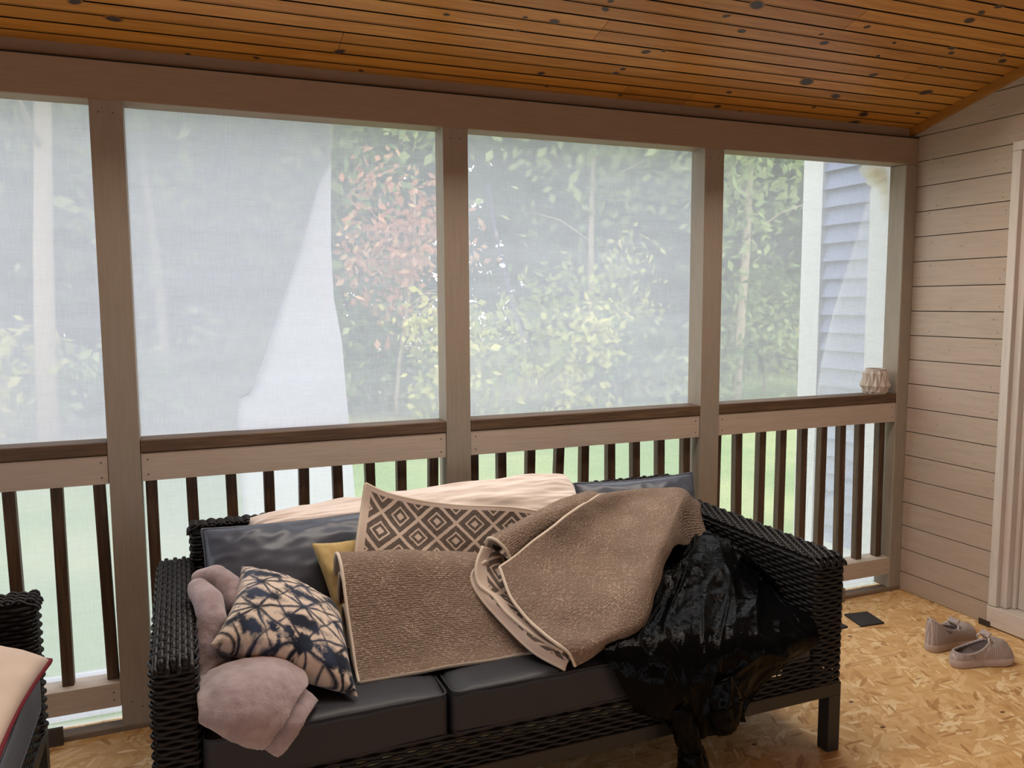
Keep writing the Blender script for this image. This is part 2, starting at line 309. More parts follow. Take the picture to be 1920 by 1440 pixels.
def yellow_mat():
    t=NT('mustard_weave'); co=t.coord('UV'); 
    a=t.n('ShaderNodeTexWave',{'Vector':co,'Scale':28,'Distortion':2.5,'Detail':2},bands_direction='X'); b=t.n('ShaderNodeTexWave',{'Vector':co,'Scale':28,'Distortion':2.5,'Detail':2},bands_direction='Y')
    f=t.math('MULTIPLY',a.outputs[1],b.outputs[1])
    return t.bsdf(t.mix(f,(.50,.36,.14),(.72,.56,.27)),.85,t.bump(f,.3,.002))
M['mustard']=yellow_mat()
def fleece():
    t=NT('mauve_fleece'); co=t.coord(); n=t.noise(co,9,4); f=t.noise(co,260,3,.7); m=t.noise(co,45,3)
    col=t.ramp(t.math('ADD',t.math('MULTIPLY',n.outputs[0],.5),t.math('MULTIPLY',m.outputs[0],.5)),[(.3,(.27,.205,.215)),(.5,(.385,.305,.32)),(.7,(.48,.39,.405))])
    h=t.math('ADD',f.outputs[0],t.math('MULTIPLY',m.outputs[0],1.5))
    return t.bsdf(col,.95,t.bump(h,.5,.004),**{'Sheen Weight':.5,'Sheen Roughness':.5,'Specular IOR Level':.1})
M['fleece']=fleece()
def shibori_mat():
    t=NT('indigo_print'); co=t.coord(); at=t.n('ShaderNodeAttribute',attribute_name='Col'); f=t.noise(co,500,3)
    return t.bsdf(at.outputs['Color'],.95,t.bump(f.outputs[0],.3,.002),**{'Sheen Weight':.2,'Specular IOR Level':.1})
M['shibori']=shibori_mat()
def rug_pattern():
    t=NT('rug_diamond_face'); uv=t.coord('UV'); s=t.sep(uv)
    wob=t.noise(uv,60,2); w=t.math('MULTIPLY',t.math('SUBTRACT',wob.outputs[0],.5),.05)
    A=t.math('DIVIDE',s[0],.120); B=t.math('DIVIDE',s[1],.112)
    a=t.math('ADD',t.math('ADD',A,B),w); b=t.math('ADD',t.math('SUBTRACT',A,B),w)
    fa=t.math('ABSOLUTE',t.math('SUBTRACT',t.math('FRACT',t.math('ADD',a,100.0)),.5)); fb=t.math('ABSOLUTE',t.math('SUBTRACT',t.math('FRACT',t.math('ADD',b,100.0)),.5))
    m=t.math('MAXIMUM',fa,fb)
    dk=t.ramp(m,[(0,g3(0)),(.105,g3(1)),(.205,g3(0)),(.265,g3(1)),(.44,g3(0))],'CONSTANT')
    # wide border along the edge of the rug stays plain
    k=2*math.pi/.0052
    dots=t.math('MULTIPLY',t.math('SINE',t.math('MULTIPLY',t.math('ADD',s[0],s[1]),k*.8)),t.math('SINE',t.math('MULTIPLY',t.math('SUBTRACT',s[0],s[1]),k*.8)))
    dd=t.math('GREATER_THAN',dots,.38)
    dark=t.math('MULTIPLY',dk,t.math('SUBTRACT',1.0,t.math('MULTIPLY',dd,.85)))
    edge=t.math('LESS_THAN',s[1],.012)
    dark=t.math('MULTIPLY',dark,t.math('SUBTRACT',1.0,edge))
    dark=t.math('MULTIPLY',dark,t.math('GREATER_THAN',s[0],.020))
    st=t.math('MULTIPLY',t.math('SINE',t.math('MULTIPLY',s[0],2*math.pi/.0036)),t.math('SINE',t.math('MULTIPLY',s[1],2*math.pi/.0036)))
    lite=t.mix(t.math('ADD',t.math('MULTIPLY',st,.5),.5),(.52,.41,.34),(.74,.62,.53))
    return t.bsdf(t.mix(dark,lite,(.028,.02,.019)),.9,t.bump(t.math('ADD',st,dark),.3,.003),**{'Specular IOR Level':.15})
M['rug_face']=rug_pattern()
def rug_back():
    t=NT('rug_plain_underside'); uv=t.coord('UV'); s=t.sep(uv)
    wob=t.noise(uv,55,3); w=t.math('MULTIPLY',wob.outputs[0],.006)
    k=2*math.pi/.0105
    a=t.math('SINE',t.math('MULTIPLY',t.math('ADD',t.math('ADD',s[0],s[1]),w),k)); b=t.math('SINE',t.math('MULTIPLY',t.math('SUBTRACT',t.math('ADD',s[0],w),s[1]),k))
    f=t.math('MULTIPLY',a,b)
    vo=t.n('ShaderNodeTexVoronoi',{'Vector':t.map(uv,(1,1.7,1)),'Scale':125.0})
    dm=t.math('MAXIMUM',t.math('ABSOLUTE',t.math('SUBTRACT',t.math('FRACT',t.math('ADD',t.math('ADD',t.math('DIVIDE',s[0],.120),t.math('DIVIDE',s[1],.112)),100.0)),.5)),t.math('ABSOLUTE',t.math('SUBTRACT',t.math('FRACT',t.math('ADD',t.math('SUBTRACT',t.math('DIVIDE',s[0],.120),t.math('DIVIDE',s[1],.112)),100.0)),.5)))
    rings=t.math('SINE',t.math('MULTIPLY',dm,38.0))
    big=t.noise(uv,14,3)
    h=t.math('ADD',t.math('ADD',t.math('MULTIPLY',f,.45),t.math('MULTIPLY',rings,.16)),t.math('MULTIPLY',vo.outputs['Distance'],-1.6))
    col=t.ramp(t.math('ADD',t.math('MULTIPLY',h,.35),t.math('MULTIPLY',big.outputs[0],.5)),[(-.0,(.22,.16,.12)),(.3,(.46,.355,.285)),(.6,(.64,.52,.43))])
    return t.bsdf(col,.9,t.bump(h,.55,.004),**{'Specular IOR Level':.2})
M['rug_plain']=rug_back()
M['binding']=fabric('rug_binding',(.66,.57,.47),.85,800,.3)
def bag_mat():
    t=NT('black_plastic_bag'); co=t.coord(); n=t.noise(t.map(co,(14,14,5)),1.6,5,.65,.8)
    return t.bsdf((.0025,.0025,.0027),.09,t.bump(n.outputs[0],.25,.02),**{'Specular IOR Level':.5,'IOR':1.14})
M['bag']=bag_mat()
def shoe_knit():
    t=NT('shoe_knit'); co=t.coord(); w=t.n('ShaderNodeTexWave',{'Vector':co,'Scale':48,'Distortion':1.2,'Detail':2.0},bands_direction='X')
    return t.bsdf(t.mix(w.outputs[1],(.36,.295,.28),(.56,.475,.455)),.85,t.bump(w.outputs[1],.6,.004))
M['knit']=shoe_knit()
M['shoe_sole']=plain('shoe_sole',(.50,.40,.36),.7)
M['hollow_shade']=plain('pot_hollow_shade',(.05,.042,.042),.9)
M['lining']=plain('shoe_lining',(.20,.165,.16),.9)
M['lace']=plain('shoe_lace',(.72,.66,.62),.8)
M['ceramic']=plain('pot_ceramic',(.52,.44,.37),.6)
M['label_tag']=plain('pink_tag',(.75,.42,.36),.7)
# screens: fine mesh sheeting that glows with the daylight behind it
def screen_mat(name,fac,tint=(.64,.62,.735),streak=.1,diff=.12,sc=(1,1,1),grad=None):
    t=NT(name); co=t.coord()
    st=t.noise(t.map(co,(.9,1,9)),1.6,5,.6,.4); bl=t.noise(t.map(co,(1.4,1,1.0)),1.3,4,.6)
    wv=t.noise(t.map(co,(260,1,18)),1.0,2); wh=t.noise(t.map(co,(18,1,260)),1.0,2)
    f=t.math('ADD',fac,t.math('MULTIPLY',t.math('SUBTRACT',st.outputs[0],.5),streak*2.2))
    f=t.math('ADD',f,t.math('MULTIPLY',t.math('SUBTRACT',bl.outputs[0],.5),streak*1.6))
    f=t.math('ADD',f,t.math('MULTIPLY',t.math('SUBTRACT',t.math('ADD',wv.outputs[0],wh.outputs[0]),1.0),.16))
    if grad:   # below the rail the mesh is less opaque
        z=t.sep(co)[2]
        f=t.math('SUBTRACT',f,t.math('MULTIPLY',t.ramp(t.math('DIVIDE',z,2.0),[(.40,g3(1)),(.47,g3(0))]),grad))
    f=t.math('MINIMUM',t.math('MAXIMUM',f,.02),.985)
    tr=t.n('ShaderNodeBsdfTransparent',{'Color':(1,1,1)}); tl=t.n('ShaderNodeBsdfTranslucent',{'Color':tint}); df=t.n('ShaderNodeBsdfDiffuse',{'Color':tint})
    m1=t.n('ShaderNodeMixShader',{0:diff,1:tl.outputs[0],2:df.outputs[0]}); m2=t.n('ShaderNodeMixShader',{0:f,1:tr.outputs[0],2:m1.outputs[0]})
    t.t.links.new(m2.outputs[0],t.out.inputs[0]); return t.m
M['screen_dense']=screen_mat('screen_dense',.78,(.57,.545,.66),grad=.10)
M['screen_mid']=screen_mat('screen_mid',.67,grad=.30)
M['screen_thin']=screen_mat('screen_thin',.58,grad=.22)
M['screen_clear']=screen_mat('screen_clear',.53,(.66,.635,.72),.07,grad=.22)
M['screen_layer']=screen_mat('screen_layer',.64,(.67,.65,.745),.08)
M['screen_back']=screen_mat('screen_back',.9)
M['flap']=screen_mat('torn_flap',.86,(.80,.765,.86),.06,.05)
M['drape']=screen_mat('thin_plastic',.30,(1,1,1),.1,.1)
M['bunch']=screen_mat('bunched_plastic',.55,(1,.95,.85),.25,.1)
# outdoors
def leaf_mat(name,a,b,c):
    t=NT(name); at=t.n('ShaderNodeAttribute',attribute_name='Col'); col=t.ramp(t.sep(at.outputs['Color'])[0],[(0,a),(.5,b),(1,c)])
    d=t.n('ShaderNodeBsdfDiffuse',{'Color':col}); l=t.n('ShaderNodeBsdfTranslucent',{'Color':col}); m=t.n('ShaderNodeMixShader',{0:.4,1:d.outputs[0],2:l.outputs[0]})
    t.t.links.new(m.outputs[0],t.out.inputs[0]); return t.m
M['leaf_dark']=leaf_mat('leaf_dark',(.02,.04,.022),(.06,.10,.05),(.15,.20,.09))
M['leaf_mid']=leaf_mat('leaf_mid',(.08,.13,.05),(.22,.29,.12),(.45,.52,.22))
M['leaf_yellow']=leaf_mat('leaf_yellow',(.2,.27,.08),(.48,.5,.15),(.8,.72,.25))
M['leaf_red']=leaf_mat('leaf_red',(.30,.13,.08),(.55,.24,.16),(.68,.42,.25))
M['bark']=wood_mat('bark',(.10,.075,.06),(.2,.155,.12),(.32,.25,.2),'z',.9)
M['bark_pale']=wood_mat('bark_pale',(.24,.175,.12),(.38,.29,.21),(.52,.41,.31),'z',.9)
def lawn_mat():
    t=NT('lawn'); co=t.coord(); n=t.noise(co,.35,4); f=t.noise(co,14,4)
    c=t.mix(f.outputs[0],(.105,.17,.045),(.17,.25,.075))
    c=t.mix(t.ramp(n.outputs[0],[(.45,g3(0)),(.65,g3(.6))]),c,(.32,.33,.13))
    pos=t.sep(co)
    c=t.mix(t.ramp(t.math('DIVIDE',t.math('ADD',t.math('ADD',pos[1],t.math('MULTIPLY',n.outputs[0],3.0)),t.math('MULTIPLY',pos[0],-.5)),20.0),[(.52,g3(0)),(.66,g3(.85))]),c,(.33,.26,.17))
    return t.bsdf(c,.9)
M['lawn']=lawn_mat()
M['siding']=plain('blue_siding',(.19,.215,.34),.6)
M['white_ext']=plain('white_exterior',(.60,.59,.59),.6)
M['foundation']=plain('foundation',(.6,.6,.58),.8)
# ------------------------------------------------------------------ the porch
XR=3.22; W=.089; ZB=1.92; ZC=.914
POSTS=[-1.098,-.028,1.042,2.104]          # left edges of the 4x4 posts
def zceil(y): return 2.09-.265*y if y>-2.2 else 2.09+.265*2.2+.265*(y+2.2)
fl=MB().box((-2.35,-4.5,-.03),(XR+.13,.10,0)).obj('floor',M['osb'],kind='structure',label='floor of bare oriented strand board with pale wood flakes',cat='floor')
# ceiling boards run along the porch; every second joint is a double bead line
RIDGE=2.2
mbc=MB(); cols=[]
def strip(x0,x1,ya,yb,dz,mi,shade):
    za,zb2=zceil(ya)+dz,zceil(yb)+dz; b=len(mbc.v)
    mbc.add([(x0,ya,za),(x1,ya,za),(x1,yb,zb2),(x0,yb,zb2)],[(0,1,2,3)],mi); cols.extend([shade]*4)
PY=.0567; y=.055; k=0
rr=random.Random(5)
while y>-RIDGE:
    y2=y-PY
    gap=.0085 if k%2 else .0045
    if k%2==0:
        tone=rr.random(); cut=sorted([rr.uniform(-2.2,3.1) for _ in range(2)])
        tones=[(rr.random(),rr.random()*1.0,rr.random()) for _ in range(3)]
        if k==8: cut=[-1.4,1.073]
        if k==12: cut=[-.6,1.44]
    xs=[-2.35]+cut+[XR]
    for i in range(3):
        strip(xs[i]+.0008,xs[i+1]-.0008,y-gap,y2+(gap*.3),0,0,tones[i])
    if k%2: strip(-2.35,XR,y-.0026,y-.0056,.0008,0,tones[0])
    y=y2;k+=1
strip(-2.35,XR,.055,-RIDGE,.006,1,(0,0,0))
for i in range(40):   # far slope behind the ridge
    ya=-RIDGE-i*PY; strip(-2.35,XR,ya,ya-PY+.003,0,0,(rr.random(),rr.random(),rr.random()))
strip(-2.35,XR,-RIDGE,-RIDGE-40*PY,.006,1,(0,0,0))
for (kx,ky,kr) in KNOTS:
    b=len(mbc.v); n=14; pts=[]
    ph=rr.uniform(-.5,.5); asp=rr.uniform(.55,.8)
    for q in range(n):
        a=2*math.pi*q/n; ex=math.cos(a)*kr*1.0; ey=math.sin(a)*kr*asp
        px=kx+ex*math.cos(ph)-ey*math.sin(ph); py=ky+ex*math.sin(ph)+ey*math.cos(ph)
        pts.append((px,py,zceil(py)-.0009))
    mbc.add(pts,[tuple(range(n))],2); cols.extend([(0,0,0)]*n)
    for (s,mi,dz) in [(1.22,3,-.0005)]:
        pts=[(kx+(p[0]-kx)*s*1.12,ky+(p[1]-ky)*s,0) for p in pts]; pts=[(p[0],p[1],zceil(p[1])+dz) for p in pts]
        mbc.add(pts,[tuple(range(n))],mi); cols.extend([(0,0,0)]*n)
me=mbc.mesh('ceiling'); at=me.color_attributes.new('Col','FLOAT_COLOR','POINT'); at.data.foreach_set('color',np.concatenate([np.array(cols),np.ones((len(cols),1))],1).reshape(-1))
M['knot_halo']=wood_mat('knot_halo',(.24,.09,.014),(.30,.12,.02),(.36,.15,.025),'x',.45)
link('ceiling',me,[M['ceiling'],M['dark_gap'],M['knot'],M['knot_halo']],kind='structure',label='sloped ceiling of orange knotty pine tongue and groove boards',cat='ceiling')
# roof above the boards keeps the sky out
mr=MB()
for ya,yb in [(.26,-RIDGE),(-RIDGE,-4.9)]:
    za,zb_=zceil(ya)+.03,zceil(yb)+.03
    mr.add([(-2.6,ya,za),(3.9,ya,za),(3.9,yb,zb_),(-2.6,yb,zb_),(-2.6,ya,za+.1),(3.9,ya,za+.1),(3.9,yb,zb_+.1),(-2.6,yb,zb_+.1)],[(0,1,2,3),(4,5,6,7),(0,1,5,4),(1,2,6,5),(2,3,7,6),(3,0,4,7)])
mr.obj('roof',M['dark_gap'],kind='structure',label='roof deck above the pine boards',cat='roof')
# front wall: header beam, posts, sill
wf=empty('wall_front',(1.5,0,0),kind='structure',label='whitewashed post and beam front wall of the screened porch',cat='wall')
b=MB().box((-2.35,0,ZB),(XR,W,2.036)); b.obj('header_beam',M['beam'],wf,bevel=.002)
MB().box((-2.35,.036,2.030),(XR,W,2.10)).obj('top_board',M['beam'],wf,bevel=.001)
MB().box((-2.35,-.0006,2.0305),(XR,.001,2.0355)).obj('shadow_strip',M['dark_gap'],wf)  # dark strip on the beam face paints the shade of the joint
MB().box((-2.35,-.004,0),(XR,.048,.017)).obj('sill_plate',M['sill_wood'],wf,bevel=.002)
def nailed(mb,pts,y):
    for (x,z) in pts:
        n=8; mb.add([(x+.0032*math.cos(2*math.pi*q/n),y-.0006,z+.0032*math.sin(2*math.pi*q/n)) for q in range(n)],[tuple(range(n))],1)
    return mb
for x in POSTS: nailed(MB().box((x,0,.015),(x+W,W,ZB)),[(x+.025,ZB-.035),(x+.062,ZB-.035),(x+.03,.09),(x+.06,.07)],0).obj('post',[M['post'],M['nail']],wf)
MB().box((3.152,0,.015),(XR,W,ZB)).obj('post',M['post'],wf,bevel=.003)
# right wall with shiplap boards
wr=empty('wall_right',(XR,-.2,0),kind='structure',label='whitewashed shiplap end wall right of the screens',cat='wall')
mw=MB(); z=-.02; zs=[.087+.1085*i for i in range(30)]; zs=[0]+zs
for i in range(len(zs)-1):
    z0,z1=zs[i]+.0018,zs[i+1]-.0018
    for (ya,yb) in ([(-.46,.095)] if z1<1.935 else [(-2.45,.095)]):
        top=[z1,z1]
        if z0>=zceil(-2.2): continue
        if z0>=2.07: yb=-(z0-2.09-.02)/.265
        mw.add([(XR,ya,z0),(XR,yb,z0),(XR,yb,top[1]),(XR,ya,top[0]),(XR+.02,ya,z0),(XR+.02,yb,z0),(XR+.02,yb,top[1]),(XR+.02,ya,top[0])],[(0,1,2,3),(0,4,5,1),(3,2,6,7),(4,7,6,5)])
mw.box((XR,-4.5,0),(XR+.02,-2.45,2.2))
for (yy,zz) in NAILS: mw.tube([(XR+.001,yy,zz),(XR-.0006,yy,zz)],.0024,7,mi=1)
for (yy,zz) in WKNOTS:
    n=12; mw.add([(XR-.0004,yy+.008*math.cos(2*math.pi*q/n)*(.7 if q%2 else .8),zz+.0055*math.sin(2*math.pi*q/n)) for q in range(n)],[tuple(range(n))],2)
mw.obj('shiplap_boards',[M['shiplap'],M['nail'],M['shipknot']],wr)
MB().box((XR+.016,-.46,0),(XR+.12,.095,2.3)).box((XR+.016,-2.45,1.93),(XR+.12,.095,2.8)).box((XR+.016,-4.5,0),(XR+.12,-2.45,2.8)).obj('wall_core',M['dark_gap'],wr)
tm=MB()
def tz(y): return zceil(y)
ya,yb=.05,-RIDGE
tm.add([(XR-.02,ya,tz(ya)-.034),(XR,ya,tz(ya)-.034),(XR,yb,tz(yb)-.034),(XR-.02,yb,tz(yb)-.034),(XR-.02,ya,tz(ya)-.001),(XR,ya,tz(ya)-.001),(XR,yb,tz(yb)-.001),(XR-.02,yb,tz(yb)-.001)],[(0,1,2,3),(4,5,6,7),(0,1,5,4),(1,2,6,5),(2,3,7,6),(3,0,4,7)])
tm.obj('trim_1',M['orange_trim'],kind='structure',label='narrow orange pine trim where ceiling meets shiplap wall',cat='trim')
# sliding door at the edge of the shiplap
dr=empty('door_1',(XR,-1.4,0),kind='structure',label='white sliding door frame beside the shiplap wall',cat='door')
MB().box((XR-.022,-.492,.09),(XR+.004,-.456,1.899)).box((XR-.022,-2.45,1.90),(XR+.004,-.456,1.935)).obj('casing',M['white_trim'],dr,bevel=.002)
MB().box((XR-.0,-.52,.09),(XR+.11,-.492,1.9)).box((XR+.03,-.535,.09),(XR+.11,-.52,1.9)).obj('jamb',M['white_trim'],dr,bevel=.002)
MB().box((XR-.026,-2.45,.006),(XR+.12,-.456,.088)).obj('threshold',M['threshold'],dr,bevel=.002)
MB().box((XR+.045,-.60,.09),(XR+.085,-.536,1.9)).box((XR+.045,-1.4,.09),(XR+.085,-1.33,1.9)).box((XR+.045,-1.33,.09),(XR+.085,-.60,.17)).obj('sash',M['white_trim'],dr,bevel=.002)
MB().box((XR+.06,-1.34,.16),(XR+.066,-.59,1.9)).obj('pane',M['glass_dark'],dr)
MB().box((XR+.10,-2.45,.0),(XR+.12,-.5,1.93)).obj('dark_backing',M['glass_dark'],dr)  # panel added behind the pane for the dark house interior
MB().box((XR-.03,-.475,.0),(XR-.0255,-.425,.024)).obj('spacer_strip',M['dark_block'],dr)
# back and end of the porch (behind the camera): upper panels closed down to shape the light, low screens
wb=empty('wall_back',(0,-4.5,0),kind='structure',label='unseen back side of the porch, opening sized for the light',cat='wall')
MB().box((-2.35,-4.5,0),(XR,-4.42,BACK_KNEE)).box((-2.35,-4.5,BACK_TOP),(XR,-4.42,2.1)).obj('light_limit_wall',M['beam'],wb)
for x in (-2.3,-1.1,0,1.05,2.1): MB().box((x,-4.5,BACK_KNEE),(x+W,-4.42,1.92)).obj('post',M['post'],wb)
wl=empty('wall_left',(-2.35,-2.2,0),kind='structure',label='unseen left end of the porch, opening sized for the light',cat='wall')
MB().box((-2.35,-4.5,0),(-2.27,0,LEFT_KNEE)).box((-2.35,-4.5,LEFT_TOP),(-2.27,0,2.1)).add([(-2.35,0,2.1),(-2.35,-2.2,2.75),(-2.35,-4.5,2.1)],[(0,1,2)]).obj('light_limit_wall',M['beam'],wl)
for yy in (-3.3,-2.2,-1.1): MB().box((-2.35,yy,LEFT_KNEE),(-2.27,yy+W,1.92)).obj('post',M['post'],wl)
MB().add([(-2.3,-4.46,BACK_KNEE),(XR,-4.46,BACK_KNEE),(XR,-4.46,BACK_TOP),(-2.3,-4.46,BACK_TOP)],[(0,1,2,3)]).obj('screen',M['screen_back'],wb)
MB().add([(-2.31,-4.46,LEFT_KNEE),(-2.31,0,LEFT_KNEE),(-2.31,0,LEFT_TOP),(-2.31,-4.46,LEFT_TOP)],[(0,1,2,3)]).obj('screen',M['screen_back'],wl)
# ------------------------------------------------------------------ screens
def sheetflat(name,poly,y,mat,parent,amp=.003,nx=24,nz=40,**k):
    """poly: left and right boundary x as functions of z, from z0 to z1"""
    xl,xr,z0,z1=poly; V=[];F=[]
    for j in range(nz):
        z=z0+(z1-z0)*j/(nz-1)
        for i in range(nx):
            x=xl(z)+(xr(z)-xl(z))*i/(nx-1)
            V.append((x,y+amp*fbm((x*2.2,z*1.4,y*40),3),z))
    me=bpy.data.meshes.new(name); me.from_pydata(V,[],[tuple(map(int,q)) for q in gfaces(nz,nx)]); me.update()
    return link(name,me,mat,parent,True,**k)
def lin(pts):
    zs_=[p[1] for p in pts]; xs_=[p[0] for p in pts]
    o=np.argsort(zs_); zs_=np.array(zs_)[o]; xs_=np.array(xs_)[o]
    return lambda z: float(np.interp(z,zs_,xs_))
bays=[(-1.009,-.028),(.061,1.042),(1.131,2.104),(2.193,3.152)]
wl_lab=['white hazy mesh screen in the first bay beside the armchair','mesh screen with a torn hanging white flap behind the sofa','hazy mesh screen between the second and third posts right of the flap','thin mesh screen through which the blue siding shows']
wins=[]
for i,(a,c) in enumerate(bays):
    w=empty(f'window_{i+1}',((a+c)/2,.09,.92),kind='structure',label=wl_lab[i],cat='window screen'); wins.append(w)
    mat=[M['screen_dense'],M['screen_thin'],M['screen_mid'],M['screen_clear']][i]
    sheetflat('screen',(lambda z,a=a:a-.02,lambda z,c=c:c+.02,.0,1.95),.093,mat,w)
edge=lin([(.682,1.95),(.673,1.716),(.668,1.5),(.672,1.343),(.696,1.198),(.712,.922),(.735,.55),(.75,0)])
fl_l=lin([(.674,1.80),(.636,1.731),(.565,1.5),(.49,1.291),(.44,1.15),(.405,1.055),(.392,1.034),(.358,1.026),(.352,.98),(.349,.917),(.36,.6),(.37,0.3)])
fo=sheetflat('torn_flap',(fl_l,lambda z:edge(z)+.002,.25,1.80),.079,M['flap'],wins[1],.008,40,90)
sheetflat('doubled_layer',(lambda z:.045,lambda z:min(edge(z),fl_l(z)+.004) if z<1.79 else edge(z),.0,1.95),.086,M['screen_layer'],wins[1],.003,24,140)
cr_=lin([(1.232,1.76),(1.262,1.60),(1.30,1.45),(1.335,1.30),(1.37,1.20)])
sheetflat('fold_line',(lambda z:cr_(z)-.008,lambda z:cr_(z)+.008,1.2,1.76),.088,M['screen_thin'],wins[2],.004,6,40)
dl=lin([(3.10,1.93),(3.07,1.85),(2.97,1.55),(2.88,1.3),(2.83,1.1),(2.80,.93),(2.75,.3),(2.75,0)])
sheetflat('loose_plastic',(dl,lambda z:3.165,.0,1.93),.105,M['drape'],wins[3],.012,16,40)
MB().tube([(dl(z),.104,z) for z in np.linspace(.0,1.93,30)],.0022,5).obj('loose_plastic_edge',M['drape'],wins[3],True)
bb=MB()
for (x,z,rx,rz) in [(3.05,1.90,.05,.03),(3.10,1.895,.05,.045),(3.13,1.86,.03,.06),(3.08,1.875,.05,.04),(3.145,1.80,.018,.08)]:
    bm=bmesh.new(); bmesh.ops.create_icosphere(bm,subdivisions=3,radius=1)
    for v in bm.verts:
        q=v.co*(1+.25*fbm((v.co.x*2+x*9,v.co.y*2,v.co.z*2+z*7),3)); v.co=Vector((x+q.x*rx,.112+q.y*.012,z+q.z*rz))
    bb.add([v.co for v in bm.verts],[[v.index for v in f.verts] for f in bm.faces]); bm.free()
bb.obj('bunched_plastic',M['bunch'],wins[3],True)
# white strip of sheeting below the bottom rails
for i,(a,c) in enumerate(bays):
    sheetflat('skirt_sheet',(lambda z,a=a:a-.02,lambda z,c=c:c+.02,.02,.12 if i else .17),.098,M['flap'],wins[i],.006,20,6)
# ------------------------------------------------------------------ railings
BAL=[[-.977,-.86,-.744,-.628,-.512,-.413,-.296,-.175,-.056],[.087,.207,.326,.441,.551,.668,.779,.887,1.001],[1.156,1.266,1.378,1.492,1.604,1.723,1.835,1.949,2.068],[2.216,2.327,2.446,2.554,2.67,2.777,2.887,2.996,3.114]]
rlab=['porch railing behind the armchair with dark balusters','porch railing behind the sofa under the torn white flap','porch railing behind the sofa between second and third posts','porch railing ending at the shiplap wall with the pot on it']
for i,(a,c) in enumerate(bays):
    r=empty('porch_railing',((a+c)/2,.04,0),label=rlab[i],cat='railing',group='railings between the porch posts')
    MB().box((a,0,ZC-.04),(c,W,ZC)).obj('cap_rail',M['cap_wood'],r,bevel=.003)
    nailed(MB().box((a+.002,.004,ZC-.128),(c-.002,.034,ZC-.042)),[(x,zz) for x in (a+.02,c-.02) for zz in (ZC-.062,ZC-.108)],.004).obj('upper_rail',[M['rail_paint'],M['nail']],r)
    nailed(MB().box((a+.001,.0,.083),(c-.001,.085,.158)),[(x,zz) for x in (a+.02,c-.02) for zz in (.105,.13)],0).obj('bottom_rail',[M['rail_paint'],M['nail']],r)
    for k,x in enumerate(BAL[i]):
        t=random.uniform(-.006,.006); s=.0165
        if (i,k)==(2,3): t=.014
        v=[(x-s-t,.034,.157),(x+s-t,.034,.157),(x+s-t,.068,.157),(x-s-t,.068,.157)]; zt=ZC-.041
        v+=[(x-s+t,.034,zt),(x+s+t,.034,zt),(x+s+t,.068,zt),(x-s+t,.068,zt)]
        MB().add(v,[(3,2,1,0),(4,5,6,7),(0,1,5,4),(1,2,6,5),(2,3,7,6),(3,0,4,7)]).obj('baluster',M['baluster_wood'],r,bevel=.002)
# ------------------------------------------------------------------ outdoors
GZ=-.85
ml=MB(); n=40; X=np.linspace(-40,50,n); Y=np.linspace(-25,60,n)
ml.add([(x,y,GZ+.03*fbm((x*.2,y*.2,0),2)) for y in Y for x in X],gfaces(n,n))
ml.obj('lawn',M['lawn'],kind='structure',smooth=True,label='lawn outside beyond the screens',cat='lawn')
MB().box((-2.35,-4.5,GZ-.05),(XR+.12,.08,-.04)).obj('trim_2',M['dark_gap'],kind='structure',label='deck framing below the floor',cat='trim')
hs=empty('house_wing',(3.4,.5,GZ),label='blue lap sided house wing with white corner board beyond the screen',cat='house')
XS=3.34; ms=MB(); zz=.06
while zz<4.2:
    ms.add([(XS-.030,.16,zz),(XS-.030,.70,zz),(XS+.004,.70,zz+.096),(XS+.004,.16,zz+.096),(XS+.004,.16,zz),(XS+.004,.70,zz)],[(0,1,2,3),(0,4,5,1)]); zz+=.092
ms.obj('lap_siding',M['siding'],hs)
MB().box((XS,.10,GZ),(8.3,.78,4.4)).obj('house_wall',M['siding'],hs)
MB().box((XS-.04,.66,.02),(XS+.1,.80,4.3)).obj('corner_board',M['white_ext'],hs)
MB().box((XS-.04,.10,.0),(XS+.02,.34,4.3)).obj('corner_board',M['white_ext'],hs)
MB().box((XS-.03,.10,GZ),(XS+.02,.80,.06)).obj('foundation',M['foundation'],hs)
def leaves(mb,cols,c,rad,n,size,shade=(0,1),clump=14,rg=RNG,flat=.55):
    cl=rg.normal(size=(clump,3)); cl/=np.linalg.norm(cl,axis=1)[:,None]; cl*=rg.uniform(.35,1,size=(clump,1)); 
    tone=rg.uniform(shade[0],shade[1],clump)
    w=rg.integers(0,clump,n); off=rg.normal(size=(n,3))*.24
    P=np.array(c)+(cl[w]+off)*np.array(rad)
    A=rg.normal(size=(n,3)); A/=np.linalg.norm(A,axis=1)[:,None]; Bv=np.cross(A,rg.normal(size=(n,3))); Bv/=np.linalg.norm(Bv,axis=1)[:,None]
    s=size*rg.uniform(.6,1.4,(n,1))
    V=np.stack([P-A*s,P+Bv*s*flat,P+A*s,P-Bv*s*flat],1).reshape(-1,3)
    F=np.arange(n*4).reshape(-1,4); mb.add(V,F)
    cc=np.clip(tone[w]+rg.normal(size=n)*.15,0,1); cols.extend(np.repeat(cc,4).tolist())
def leafobj(name,mb,cols,mat,parent=None,**k):
    me=mb.mesh(name); at=me.color_attributes.new('Col','FLOAT_COLOR','POINT'); c=np.array(cols); at.data.foreach_set('color',np.stack([c,c,c,np.ones_like(c)],1).reshape(-1))
    return link(name,me,mat,parent,**k)
